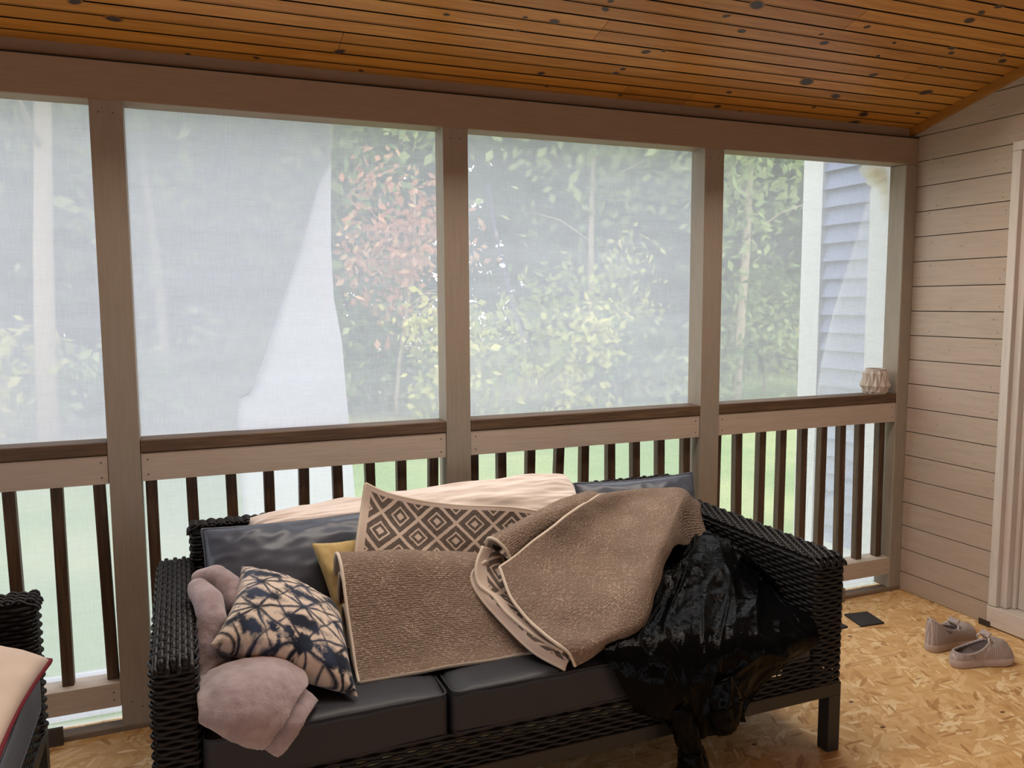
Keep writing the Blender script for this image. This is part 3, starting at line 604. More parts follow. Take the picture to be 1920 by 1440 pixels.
def tree(name,label,x,y,h,tr,crown,mat,bark='bark',group=None,n=1500,size=.16,lean=0,low=1.2):
    e=empty(name,(x,y,GZ),label=label,cat='tree',group=group)
    gz=GZ; pts=[(x+lean*t+.10*math.sin(5*t+x),y,gz-.05+(h*.95)*t) for t in np.linspace(0,1,9)]
    t=MB().tube(pts,[tr*(1-.65*q) for q in np.linspace(0,1,9)],8)
    for q in range(5):
        zz=gz+h*(.35+.1*q); a=q*2.4+x; L=crown*.7; px=x+lean*(zz-gz)/h
        t.tube([(px,y,zz),(px+math.cos(a)*L*.5,y+math.sin(a)*L*.5,zz+L*.35),(px+math.cos(a)*L,y+math.sin(a)*L,zz+L*.5)],[tr*.3,tr*.2,tr*.06],5)
    t.obj('trunk',M[bark],e,True)
    mb=MB(); cols=[]
    leaves(mb,cols,(x+lean*.7,y,gz+low+(h-low)*.5),(crown,crown*.8,(h-low)*.55),n,size,(.0,1),max(34,n//40))
    leafobj('crown',mb,cols,M[mat],e); return e
def shrub(name,label,x,y,w,h,mat,n=700,size=.09,group=None):
    e=empty(name,(x,y,GZ),label=label,cat='shrub',group=group); gz=GZ
    MB().tube([(x,y,gz-.05),(x+.05,y,gz+h*.6)],.03,6).obj('stem',M['bark'],e)
    mb=MB(); cols=[]; leaves(mb,cols,(x,y,gz+h*.5),(w,w*.6,h*.52),n,size,(0,1),24); leafobj('foliage',mb,cols,M[mat],e)
G1='trees at the edge of the lawn'
tree('pine_tree','pale trunked pine seen through the first screen bay',-1.75,12,13,.17,2.2,'leaf_dark','bark_pale',G1,1500,.16,.15,4.6)
tree('maple_tree','red leaved maple to the right of the torn flap',4.05,12.5,4.6,.05,1.25,'leaf_red','bark_pale',G1,1100,.085,.3,1.9)
tree('oak_tree','leafy tree with sky gaps above the torn flap',3.1,15,9,.14,2.6,'leaf_mid','bark_pale',G1,1900,.14,.2,3.0)
tree('birch_tree','slim pale trunked tree in the third screen bay',9.0,14,10,.09,2.2,'leaf_mid','bark_pale',G1,1500,.14,.1,3.2)
tree('young_tree','young yellow leaved tree in the third screen bay',9.25,13,3.4,.04,.8,'leaf_yellow','bark',G1,420,.09,.1,1.4)
tree('forest_tree','tree with a greyish trunk in the fourth screen bay',11.6,12,10,.11,2.2,'leaf_mid','bark_pale',G1,1700,.13,.1,2.6)
tree('leaning_tree','dark leaning trunk tree left of the armchair screen post',-.1,14.5,10,.10,2.6,'leaf_mid','bark_pale',G1,1700,.15,-.6,2.6)
NL=[6500,6500,3600,4000,6500,6500,6500,6500]
labs=['dark forest tree far behind the first screen bay','dark forest tree behind the second screen bay','dark forest tree behind the red maple','dark forest tree behind the third screen bay','dark forest tree behind the slim pale trunk','dark forest tree behind the fourth screen bay','dark forest tree beside the blue house wing','dark forest tree at the far edge behind the first bay']
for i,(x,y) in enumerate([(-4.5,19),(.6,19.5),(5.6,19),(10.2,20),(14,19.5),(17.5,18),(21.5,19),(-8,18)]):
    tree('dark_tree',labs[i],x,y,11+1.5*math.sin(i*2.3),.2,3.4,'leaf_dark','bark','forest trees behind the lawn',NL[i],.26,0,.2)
labs2=['dark forest tree in the rear row behind the armchair','dark forest tree in the rear row above the pale pine','dark forest tree in the rear row behind the doubled mesh','dark forest tree in the rear row behind the flap','dark forest tree in the rear row behind the third bay post','dark forest tree in the rear row behind the fourth bay','dark forest tree in the rear row hidden by the house wing']
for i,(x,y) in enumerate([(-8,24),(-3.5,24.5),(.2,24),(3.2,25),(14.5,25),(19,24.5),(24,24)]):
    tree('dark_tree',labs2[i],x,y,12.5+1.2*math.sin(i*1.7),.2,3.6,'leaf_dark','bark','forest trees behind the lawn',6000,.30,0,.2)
for i,(x,y,w,h,mt,lb) in enumerate([(5.3,12,1.2,1.9,'leaf_yellow','yellow green bush below the red maple'),(7.2,12.3,1.2,2.2,'leaf_yellow','yellow green bush near the second post in the third bay'),(8.9,12.6,1.1,1.5,'leaf_mid','green bush under the young yellow tree'),(10.4,12.2,1.2,1.8,'leaf_mid','green bush in front of the fourth bay trunk'),(12.6,12.4,1.3,2.4,'leaf_mid','tall green bush beside the white corner board'),(1.7,12.8,1.3,1.6,'leaf_mid','green bush behind the torn flap'),(-.9,12.6,1.2,1.3,'leaf_mid','green bush at the lawn edge behind the armchair'),(-3.4,12.5,1.4,1.6,'leaf_yellow','pale bush at the far edge of the first bay'),(3.7,13.4,1.1,2.3,'leaf_mid','tall green bush right behind the red maple'),(14.6,12.4,1.3,2.0,'leaf_yellow','yellow bush half hidden by the blue house wing')]):
    shrub('shrub',lb,x,y,w*1.15,h*1.15,mt,1500,.10,'bushes along the lawn edge')
# ------------------------------------------------------------------ wicker weaving
def strand(mb,P,N,r,fl=.62,n=6,closed=True,phase=0,amp=.0028,pitch=.026,taper=False):
    """one woven cane: path P with outward normals N, waving over and under the stakes"""
    P=np.array(P,float);N=np.array(N,float)
    d=np.linalg.norm(np.diff(P,axis=0,append=P[:1] if closed else P[-1:]),axis=1); L=d.sum(); s=np.concatenate([[0],np.cumsum(d)[:-1]])
    k=max(2,int(round(L/pitch/2))*2); m=k*4
    t=np.linspace(0,L,m,endpoint=not closed)
    sx=np.concatenate([s,[L]]) if closed else s
    Px=np.concatenate([P,P[:1]]) if closed else P; Nx=np.concatenate([N,N[:1]]) if closed else N
    if not closed: sx=s/ s[-1]*L if s[-1]>0 else s
    Q=np.stack([np.interp(t,sx,Px[:,i]) for i in range(3)],1); NN=np.stack([np.interp(t,sx,Nx[:,i]) for i in range(3)],1); NN/=np.linalg.norm(NN,axis=1)[:,None]+1e-9
    w=np.cos(math.pi*t/(L/k)+phase); Q=Q+NN*(amp*w)[:,None]
    T=np.roll(Q,-1,0)-np.roll(Q,1,0)
    if not closed: T[0]=Q[1]-Q[0];T[-1]=Q[-1]-Q[-2]
    T/=np.linalg.norm(T,axis=1)[:,None]+1e-9
    S=np.cross(T,NN); S/=np.linalg.norm(S,axis=1)[:,None]+1e-9
    vs=[Q+S*r*math.cos(2*math.pi*a/n)+NN*r*fl*math.sin(2*math.pi*a/n) for a in range(n)]
    V=np.stack(vs,1).reshape(-1,3); i=np.arange(m if closed else m-1); j=(i+1)%m; F=[]
    for a in range(n):
        b=(a+1)%n; F.append(np.stack([i*n+a,i*n+b,j*n+b,j*n+a],1))
    mb.add(V,np.concatenate(F))
def rrect(x0,x1,y0,y1,r,z):
    P=[];N=[]
    for cx,cy,a0 in [(x1-r,y1-r,0),(x0+r,y1-r,90),(x0+r,y0+r,180),(x1-r,y0+r,270)]:
        for a in (0,30,60,90):
            q=math.radians(a0+a); P.append((cx+r*math.cos(q),cy+r*math.sin(q),z)); N.append((math.cos(q),math.sin(q),0))
    # densify the straight runs
    PP=[];NN=[]
    for i in range(len(P)):
        a,b=np.array(P[i]),np.array(P[(i+1)%len(P)]); na,nb=np.array(N[i]),np.array(N[(i+1)%len(P)]); m=max(1,int(np.linalg.norm(b-a)/.05))
        for q in range(m): PP.append(a+(b-a)*q/m); NN.append(na+(nb-na)*q/m)
    return PP,NN
def wicker_block(name,x0,x1,y0,y1,z0,z1,parent,pitch=.0112,top='y',core_z=None,stake=.026,taper_top=None):
    mb=MB(); k=0; z=z0+.005; r=.021
    while z<z1-.012:
        P,N=rrect(x0+.004,x1-.004,y0+.004,y1-.004,r,z); strand(mb,P,N,.0056,.62,6,True,math.pi*(k%2),.0033,stake); z+=pitch; k+=1
    # top canes
    if top=='y':
        w=x1-x0; m=max(3,int(round((w-.012)/.0118)))
        for i in range(m):
            x=x0+.008+(w-.016)*(i+.5)/m; P=[];N=[]; rr_=.018
            for q in range(6): a=math.radians(180+18*q); 
            pr=[]
            for a in np.linspace(-10,90,7): q=math.radians(a); pr.append(((x,y0+rr_-rr_*math.cos(q)+.0,z1-rr_+rr_*math.sin(q)-.003),(0,-math.cos(q),math.sin(q))))
            ed=[((x,y1-rr_+rr_*math.cos(q)-.0,z1-rr_+rr_*math.sin(q)-.003),(0,math.cos(q),math.sin(q))) for q in [math.radians(a) for a in np.linspace(90,-10,7)]]
            al=pr+ed; strand(mb,[p[0] for p in al],[p[1] for p in al],.0060,.6,6,False,math.pi*(i%2),.0056,.024)
    else:
        w=y1-y0; m=max(2,int(round((w-.01)/.0118)))
        for i in range(m):
            y=y0+.008+(w-.016)*(i+.5)/m; rr_=.018
            pr=[((x0+rr_-rr_*math.cos(q),y,z1-rr_+rr_*math.sin(q)-.003),(-math.cos(q),0,math.sin(q))) for q in [math.radians(a) for a in np.linspace(-10,90,7)]]
            ed=[((x1-rr_+rr_*math.cos(q),y,z1-rr_+rr_*math.sin(q)-.003),(math.cos(q),0,math.sin(q))) for q in [math.radians(a) for a in np.linspace(90,-10,7)]]
            al=pr+ed; strand(mb,[p[0] for p in al],[p[1] for p in al],.0060,.6,6,False,math.pi*(i%2),.0054,.025)
    # stakes crossing under the top canes
    a0,a1=(y0,y1) if top=='y' else (x0,x1); Lr=(a1-a0-.036)+.0628; kk=max(2,int(round(Lr/(.024 if top=='y' else .025)/2))*2); pp=Lr/kk
    for n_ in range(2,kk-1):
        q=a0+.018+n_*pp-.0314
        if top=='y': mb.tube([(x0+.006,q,z1-.0035),(x1-.006,q,z1-.0035)],.0042,6,flat=1.5)
        else: mb.tube([(q,y0+.006,z1-.0035),(q,y1-.006,z1-.0035)],.0042,6,flat=1.5)
    cz=z0 if core_z is None else core_z
    o=mb.obj(name,M['wicker'],parent,True)
    c=MB().box((x0+.009,y0+.009,cz),(x1-.009,y1-.009,z1-.010)); co=c.obj('blocking_core',M['wicker_core'],o)  # dark core added to stop light showing through the canes
    return o
# ------------------------------------------------------------------ sofa
SX0,SX1,SY0,SY1=.100,1.955,-.945,-.175
sofa=empty('wicker_sofa',(1.03,-.55,0),label='dark wicker sofa below the screens piled with rug, pillows and blanket',cat='sofa')
AT=.594
wicker_block('armrest',SX0,SX0+.098,SY0,-.20,.212,AT,sofa,core_z=.23)
wicker_block('armrest',SX1-.118,SX1,SY0,-.20,.212,AT,sofa,core_z=.272)
wicker_block('backrest',SX0+.09,SX1-.10,-.235,SY1+.02,.212,.688,sofa,top='x',core_z=.24)
mb=MB(); k=0; z=.216
while z<.300:
    xs=np.linspace(SX0+.095,SX1-.115,60); strand(mb,[(x,SY0+.012,z) for x in xs],[(0,-1,0)]*60,.0052,.6,6,False,math.pi*(k%2),.0028,.03); z+=.0117; k+=1
for x in np.arange(SX0+.12,SX1-.12,.03*2): mb.tube([(x,SY0+.013,.205),(x,SY0+.013,.305)],.0025,5)
ap=mb.obj('front_apron',M['wicker'],sofa,True)
MB().box((SX0+.1,SY0+.02,.205),(SX1-.12,SY0+.026,.258)).box((SX0+.1,SY0+.02,.283),(SX1-.12,SY0+.026,.30)).obj('blocking_strip',M['wicker_core'],ap)  # dark strips added to block light through the apron, leaving a slit
MB().box((SX0+.09,-.90,.285),(SX1-.11,-.23,.300)).obj('seat_deck',M['wicker_core'],sofa)
fr=MB().box((SX0+.004,SY0+.004,.172),(SX1-.004,SY0+.044,.212)).box((SX0+.004,SY1-.044,.172),(SX1-.004,SY1-.004,.212)).box((SX0+.004,SY0+.04,.172),(SX0+.044,SY1-.04,.212)).box((SX1-.044,SY0+.04,.172),(SX1-.004,SY1-.04,.212))
fr.obj('base_frame',M['black_metal'],sofa,bevel=.002)
for (x,y) in [(SX0+.004,SY0+.004),(SX1-.048,SY0+.004),(SX0+.004,SY1-.048),(SX1-.048,SY1-.048)]:
    MB().box((x,y,.0),(x+.044,y+.044,.174)).obj('leg',M['black_metal'],sofa,bevel=.002)
def box_cushion(name,x0,x1,y0,y1,z0,z1,mat,seed,**k):
    bm=rbox((x1-x0,y1-y0,z1-z0),.016,26)
    cx,cy,cz=(x0+x1)/2,(y0+y1)/2,(z0+z1)/2; hx_,hy_=(x1-x0)/2,(y1-y0)/2
    for v in bm.verts:
        x,y,z=v.co; u=x/hx_; w=y/hy_
        top=max(0,z/((z1-z0)/2))
        f=(1-min(1,abs(u))**4)*(1-min(1,abs(w))**4)
        z+=top*.014*f
        wr=fbm((x*14+seed,y*10,z*22),3)
        if w<-.85: y-=.006*(1-u*u); y+=.004*fbm((x*22+seed+3*z,z*6,seed),2)*(1-abs(z)/((z1-z0)/2)*.6)
        z+=top*(.004*wr*(abs(w)**3+abs(u)**3))
        v.co=Vector((x+cx,y+cy,z+cz))
    me=bpy.data.meshes.new(name); bm.to_mesh(me); bm.free()
    o=link(name,me,mat,None,True,**k)
    r=.005; lp=[]
    for zz,nm in ((z1-.004,0),(z0+.006,1)):
        P,N=rrect(x0+.003,x1-.003,y0-.001,y1-.003,.02,zz); lp.append([p for p in P])
    mb=MB()
    for L in lp: mb.tube(L,.0034,6,True)
    mb.obj('piping',mat,o,True)
    return o
sc=[('dark slate sofa seat cushion under the mauve blanket',.198,.742),('dark slate sofa seat cushion in the middle below the folded rug',.750,1.292),('dark slate sofa seat cushion mostly covered by the black bag',1.300,1.834)]
for i,(lb,a,c) in enumerate(sc): box_cushion('seat_cushion',a,c,-.945,-.30,.302,.412,M['slate_seat'],i*7.3,label=lb,cat='cushion',group='slate seat cushions of the wicker sofa')
def pl(name,c,th,mat,lab,cat,pip=None,pr=.0035,group=None,**k):
    o,rim=pillow(name,c,th,mat,label=lab,cat=cat,group=group,**k)
    if pip is not None: MB().tube(rim,pr,6,True).obj('piping',pip,o,True)
    return o
pl('back_cushion',[(.222,-.315,.700),(.765,-.30,.702),(.75,-.45,.415),(.205,-.47,.415)],.17,M['slate_cushion'],'slate blue back cushion leaning in the corner behind the mauve blanket','cushion',M['slate_cushion'],n=64,wr=.010,seed=2,pinch=.055,ex=.55,group='slate back cushions on the wicker sofa')
pl('back_cushion',[(1.362,-.36,.738),(1.812,-.37,.738),(1.80,-.50,.42),(1.36,-.49,.42)],.13,M['slate_cushion'],'slate blue back cushion behind the raised rug fold','cushion',M['slate_cushion'],n=64,wr=.008,seed=9,pinch=.055,ex=.55,group='slate back cushions on the wicker sofa')
wp=pl('long_pillow',[(.345,-.20,.683),(1.412,-.185,.728),(1.420,-.33,.600),(.42,-.31,.62)],.13,M['cream'],'long creased cream pillow lying along the sofa backrest','pillow',None,n=64,wr=.013,seed=5,pinch=-.04)
pl('mustard_pillow',[(.500,-.462,.668),(.71,-.44,.668),(.74,-.56,.42),(.553,-.60,.44)],.07,M['mustard'],'mustard yellow woven pillow half hidden behind the rug','pillow',None,n=40,seed=4,pinch=.07)
def shibori(uv):
    u,v=uv[:,0],uv[:,1]; n=len(u); out=np.zeros((n,3))
    cream=np.array((.70,.58,.48)); navy=np.array((.016,.021,.036)); blue=np.array((.06,.085,.16))
    for i in range(n):
        x,y=u[i],v[i]
        wx=.02*fbm((x*6,y*6,3.3),2); wy=.02*fbm((x*6,y*6,8.8),2); s=(x+wx-.20)/.36; t=(y+wy+.04*math.sin(x*3)-.02)/.31
        def dl(f,slope): 
            a=(f-round(f)); return abs(a)/math.sqrt(1+slope*slope)
        # distance to the nearest star centre in lattice units
        best=9; vc=9
        for ci in (math.floor(s),math.floor(s)+1):
            o=.5*(ci%2); cj=round(t-o)
            best=min(best,math.hypot((s-ci)*1.0,(t-o-cj)))
            cj2=round(t-o-.5); vc=min(vc,math.hypot((s-ci)/.44,(t-o-cj2-.5)/.19))
        nz=fbm((x*16,y*16,1.7),3)
        l1=min(dl(t-.5*s,.5),dl(t+.5*s,.5)); l2=min(dl(t-1.5*s,1.5),dl(t+1.5*s,1.5))
        d=max(0,1-l1/(.058+.03*nz)); d=max(d,max(0,1-l2/(.05+.03*nz))*max(0,1.3-best*.8))
        d=max(d,1.25-best/(.15+.06*nz)) if best<.3 else d
        bl=1.35-vc+.6*nz
        d=max(d,min(1,bl*1.3))
        row=max(0,1-abs(y-(.17-.05*x))/.085)*max(0,min(1,(x-.12)*3))
        d=max(d,min(1,(row*1.2+nz*1.1-.35)*(1.2 if l2>.10 else 2)))
        edge=.25*fbm((x*90,y*90,5),2)
        d=min(1,max(0,d*1.25+edge*(1 if .05<d<.95 else .1)))
        hb=min(1,max(0,.5+1.3*fbm((x*5,y*5,9),2)))*.45
        dk=navy*(1-hb)+blue*hb
        out[i]=cream*(1-d)+dk*d
    return out
sp=pl('shibori_pillow',[(.314,-.505,.640),(.545,-.625,.528),(.534,-.915,.428),(.2225,-.80,.557)],.17,M['shibori'],'cream pillow with indigo star dye print on the mauve blanket','pillow',None,n=170,wr=.005,seed=3,pinch=.10,color=shibori,ex=.5)
MB().add([(.246,-.700,.556),(.252,-.685,.565),(.236,-.690,.575),(.229,-.706,.566)],[(0,1,2,3)]).obj('cloth_tag',M['label_tag'],sp,label='small pink cloth tag')
# ------------------------------------------------------------------ mauve blanket
def capsule_chain(mb,pts,rads,flat=(1,1,1)):
    mb.tube(pts,rads,14)
    for p,r in zip(pts,rads):
        bm=bmesh.new(); bmesh.ops.create_icosphere(bm,subdivisions=2,radius=r)
        mb.add([v.co+Vector(p) for v in bm.verts],[[v.index for v in f.verts] for f in bm.faces]); bm.free()
def slabs(mb,S,th):
    sheet(mb,S,th,np.zeros(S.shape[:2]+(2,)),[],0,0)
def fused(name,mb,mat,voxel,smooth_it,disp,seed,parent=None,**k):
    me=mb.mesh(name); bm=bmesh.new(); bm.from_mesh(me); bmesh.ops.recalc_face_normals(bm,faces=bm.faces); bm.to_mesh(me); bm.free()
    o=bpy.data.objects.new('tmp',me); COL.objects.link(o)
    md=o.modifiers.new('r','REMESH'); md.mode='VOXEL'; md.voxel_size=voxel
    ms_=o.modifiers.new('s','SMOOTH'); ms_.factor=.5; ms_.iterations=smooth_it
    dg=bpy.context.evaluated_depsgraph_get(); me2=bpy.data.meshes.new_from_object(o.evaluated_get(dg)); bpy.data.objects.remove(o)
    me2.name=name
    for v in me2.vertices:
        p=v.co; v.co=p+v.normal*(disp*fbm((p.x*9+seed,p.y*9,p.z*9),4)+disp*.35*fbm((p.x*40,p.y*40,p.z*40),2))
    me2.materials.clear()
    return link(name,me2,mat,parent,True,**k)
mb=MB()
capsule_chain(mb,[(.205,-.60,.628),(.226,-.655,.612),(.234,-.705,.578),(.216,-.735,.53),(.210,-.76,.475)],[.028,.036,.036,.030,.028])
capsule_chain(mb,[(.212,-.525,.628),(.248,-.535,.632),(.278,-.565,.610),(.292,-.605,.575)],[.024,.030,.032,.030])
capsule_chain(mb,[(.232,-.70,.46),(.236,-.80,.46),(.245,-.88,.455)],[.04,.042,.04])
capsule_chain(mb,[(.26,-.66,.45),(.36,-.70,.44),(.44,-.76,.44)],[.04,.045,.04])
def bz(rows): return surf(rows,26,26)
A=bz([[(.218,-.83,.499),(.274,-.82,.512),(.345,-.81,.507),(.399,-.80,.489)],
      [(.198,-.90,.504),(.257,-.93,.524),(.334,-.925,.517),(.423,-.885,.470)],
      [(.193,-.965,.497),(.248,-.99,.502),(.316,-.985,.482),(.383,-.955,.455)],
      [(.193,-.985,.486),(.240,-1.01,.469),(.289,-1.005,.431),(.338,-.985,.415)],
      [(.197,-.972,.475),(.234,-.99,.451),(.284,-.99,.412),(.318,-.975,.385)]])
for i in range(26):
    for j in range(26):
        p=A[i,j]; A[i,j]=p+np.array((0,-1,.5))*(.010*fbm((p[0]*14,p[2]*9,2.2),2)+.008*(1-2*abs(fbm((p[0]*9+p[2]*5,p[2]*6,7),2))))
capsule_chain(mb,[(.215,-.82,.455),(.30,-.86,.45),(.37,-.84,.445)],[.045,.05,.045])
slabs(mb,A,.024)
Bm=bz([[(.393,-.875,.465),(.421,-.895,.456),(.442,-.90,.428)],
       [(.358,-.945,.443),(.383,-.963,.430),(.406,-.96,.419)],
       [(.327,-.965,.405),(.349,-.978,.390),(.373,-.972,.381)],
       [(.317,-.962,.384),(.334,-.970,.370),(.349,-.968,.357)]])
bk=fused('blanket',mb,M['fleece'],.0055,7,.0035,2.0,label='crumpled mauve plush blanket hanging over the sofa seat front',cat='blanket')
mb=MB(); slabs(mb,Bm,.022)
fused('folded_corner',mb,M['fleece'],.0055,6,.003,5.0,parent=bk)
# ------------------------------------------------------------------ rug
rug=empty('folded_rug',(1.1,-.7,.42),label='beige rug with black diamond pattern folded over the sofa',cat='rug')
TH=.008; bind=[]
def rugpart(name,S,front,back,uvs,sides,parent=rug,rough=.0,seed=0,toward=(-.2,-1,.3)):
    if rough:
        N=gnormals(S)
        for i in range(S.shape[0]):
            for j in range(S.shape[1]):
                p=S[i,j]; S[i,j]=p+N[i,j]*rough*fbm((p[0]*7+seed,p[1]*7,p[2]*7),2)
    mb=MB(); ul=[]; sheet(mb,S,TH,uvs,ul,0,1,toward)
    me=mb.mesh(name); setuv(me,ul); o=link(name,me,[front,back],parent,True)
    e=MB()
    for L in edgeloop(S,sides): e.tube(L,.0048,7)
    e.obj('edge_binding',M['binding'],o,True)
    return o
S=surf(RUG_BACK,70,110); rugpart('patterned_flap',S,M['rug_face'],M['rug_plain'],arcuv(S)*np.array((1,1.0)),'tl',rough=.004)
# lower fold: profile swept along the seat
def fold(prof,xs,hs,ys,n=60,nx=60):
    pr=np.array(prof,float); rows=[]
    for (y,z) in pr:
        rows.append([(x+.0*z,y+dy*(1 if True else 0),.424+(z-.424)*h) for x,h,dy in zip(xs,hs,ys)])
    return surf(rows,n,nx)
xs=[.552,.68,.80,.93,1.06,1.20,1.32]; hs=[1.0,.965,.90,.80,.66,.50,.36]; ys=[0,0,-.002,-.005,-.01,-.02,-.03]
prof=[(-.838,.424),(-.80,.447),(-.745,.51),(-.695,.575),(-.655,.63),(-.625,.658),(-.590,.668),(-.555,.655),(-.535,.615),(-.53,.55),(-.535,.47)]
S=fold(prof,xs,hs,ys,80,80); uv=arcuv(S); rugpart('front_fold',S,M['rug_plain'],M['rug_face'],uv,'bltr'.replace('r','').replace('b',''),rough=.005,seed=3,toward=(0,-1,.6))
MB().tube([p for p in S[0]],.0048,7).obj('edge_binding',M['binding'],rug,True)
xs2=[.556,.70,.85,1.0]; prof2=[(-.815,.428),(-.775,.452),(-.72,.515),(-.675,.575),(-.64,.612),(-.61,.622),(-.582,.605),(-.565,.55),(-.568,.46)]
S=fold(prof2,xs2,[1,.96,.86,.7],[0,0,0,0],50,20); rugpart('inner_fold',S,M['rug_face'],M['rug_plain'],arcuv(S),'l',toward=(0,-1,.6))
prof3=[(-.775,.430),(-.735,.455),(-.695,.50),(-.665,.535),(-.64,.545),(-.622,.525),(-.625,.475),(-.65,.432)]
S=fold(prof3,xs2,[1,.95,.85,.7],[0,0,0,0],50,20); rugpart('inner_fold',S,M['rug_plain'],M['rug_face'],arcuv(S),'l',toward=(0,-1,.6))
S=surf(RUG_UNDER,70,30); rugpart('lower_layer',S,M['rug_face'],M['rug_plain'],arcuv(S)-np.array((.010,-.05)),'l',toward=(-.2,-1,.4))
S=surf(RUG_MID,60,24); rugpart('middle_layer',S,M['rug_face'],M['rug_plain'],arcuv(S)-np.array((.008,-.05)),'l',toward=(-.2,-1,.4))
S=surf(RUG_ROLL,50,60); rugpart('rolled_fold',S,M['rug_plain'],M['rug_face'],arcuv(S),'l',rough=.003,toward=(0,-1,.8))
S=surf(RUG_FOLD,110,110); rugpart('raised_fold',S,M['rug_plain'],M['rug_face'],arcuv(S),'tl',rough=.011,seed=11,toward=(-.1,-1,.5))
# ------------------------------------------------------------------ black bag
S=surf(BAG,190,190); N=gnormals(S)
if (N.reshape(-1,3)@np.array((-.2,-1,.5))).mean()<0: N=-N
nr,nc=S.shape[:2]
for i in range(nr):
    for j in range(nc):
        v=i/(nr-1); u=j/(nc-1); p=S[i,j]
        w1=.8*fbm((u*2.2,v*2.2,0),2)
        c1=max(0,1-abs(fbm((u*3.6+w1+v*.9,v*.9+w1*.5,2.0),1))*3.2)**2; c2=max(0,1-abs(fbm((u*7-v*1.5+w1,v*1.6+u,7),1))*3.5)**3; c3=max(0,1-abs(fbm((u*3-v*5,v*5+u*4,3),1))*3.5)**3
        e=min(1,7*u+.15,7*(1-u)+.15,5*v+.3)
        S[i,j]=p+N[i,j]*e*(.012*fbm((u*3,v*3,5),2)+.014*c1*(.3+.7*v)+.006*c2+.009*c3*(1-v)+.0012*fbm((u*30,v*14,5),2))
mb=MB(); mb.add(S.reshape(-1,3),gfaces(nr,nc))
bag=link('trash_bag',mb.mesh('trash_bag'),M['bag'],None,True,label='shiny black plastic bag draped over the sofa seat beside the rug',cat='bag')
def baglobe(name,pts,rads,seed):
    b_=MB(); P=np.array(pts); P=cr_axis(P[:,None,:],40)[:,0]; R_=np.interp(np.linspace(0,1,40),np.linspace(0,1,len(rads)),rads)
    b_.tube(P,R_,44); me=b_.mesh(name)
    for v in me.vertices:
        p=v.co; a=1-abs(fbm((p.x*26+seed,p.y*26,p.z*7),3))*2; v.co=p+v.normal*.009*(a-.4)
    return link(name,me,M['bag'],bag,True)
baglobe('knotted_end',[(1.335,-1.0,.30),(1.355,-1.005,.235),(1.378,-1.01,.175),(1.385,-1.01,.115),(1.380,-1.005,.055),(1.372,-1.0,.02)],[.03,.038,.030,.040,.044,.02],1)
baglobe('sagging_end',[(1.46,-.985,.34),(1.475,-.995,.27),(1.478,-1.0,.215),(1.472,-1.0,.185)],[.05,.058,.045,.015],6)
# ------------------------------------------------------------------ armchair at the left edge
ch=empty('wicker_armchair',(-.55,-.72,0),label='dark wicker armchair at the left edge facing the sofa',cat='armchair')
CX1=-.172; CX0=-.95; CY1=-.345; CY0=-1.10
wicker_block('armrest',CX0,CX1,CY1-.10,CY1,.235,.594,ch,top='x',core_z=.25)
wicker_block('armrest',CX0,CX1,CY0,CY0+.10,.235,.594,ch,top='x',core_z=.25)
mb=MB(); k=0; z=.222
while z<.318:
    ysn=np.linspace(CY0+.1,CY1-.095,30); strand(mb,[(CX1-.012,y,z) for y in ysn],[(1,0,0)]*30,.0054,.6,6,False,math.pi*(k%2),.003,.026); z+=.0115; k+=1
mb.obj('front_apron',M['wicker'],ch,True)
MB().box((CX0+.05,CY0+.1,.21),(CX1-.022,CY1-.1,.32)).obj('seat_deck',M['wicker_core'],ch)
MB().box((CX0,CY0+.1,.235),(CX0+.08,CY1-.1,.69)).obj('backrest',M['wicker'],ch)
fr=MB().box((CX1-.044,CY0+.004,.195),(CX1-.004,CY1-.004,.235)).box((CX0+.004,CY1-.044,.195),(CX1-.04,CY1-.004,.235)).box((CX0+.004,CY0+.004,.195),(CX1-.04,CY0+.044,.235))
fr.obj('base_frame',M['black_metal'],ch,bevel=.002)
for (x,y) in [(CX1-.048,CY1-.048),(CX1-.048,CY0+.004),(CX0+.004,CY1-.048),(CX0+.004,CY0+.004)]:
    MB().box((x,y,0),(x+.044,y+.044,.2)).obj('leg',M['black_metal'],ch,bevel=.002)
cc=box_cushion('chair_cushion',CX0+.10,CX1+.004,CY0+.105,CY1-.105,.322,.432,M['grey_seat'],31,label='grey seat cushion of the armchair under the red piped pillow',cat='cushion')
pl('piped_pillow',[(-.60,-.56,.64),(-.122,-.60,.498),(-.165,-.98,.47),(-.64,-.98,.61)],.15,M['cream_chair'],'cream pillow with dark red piping on the armchair','pillow',M['red'],pr=.006,n=44,wr=.006,seed=8,pinch=.04)
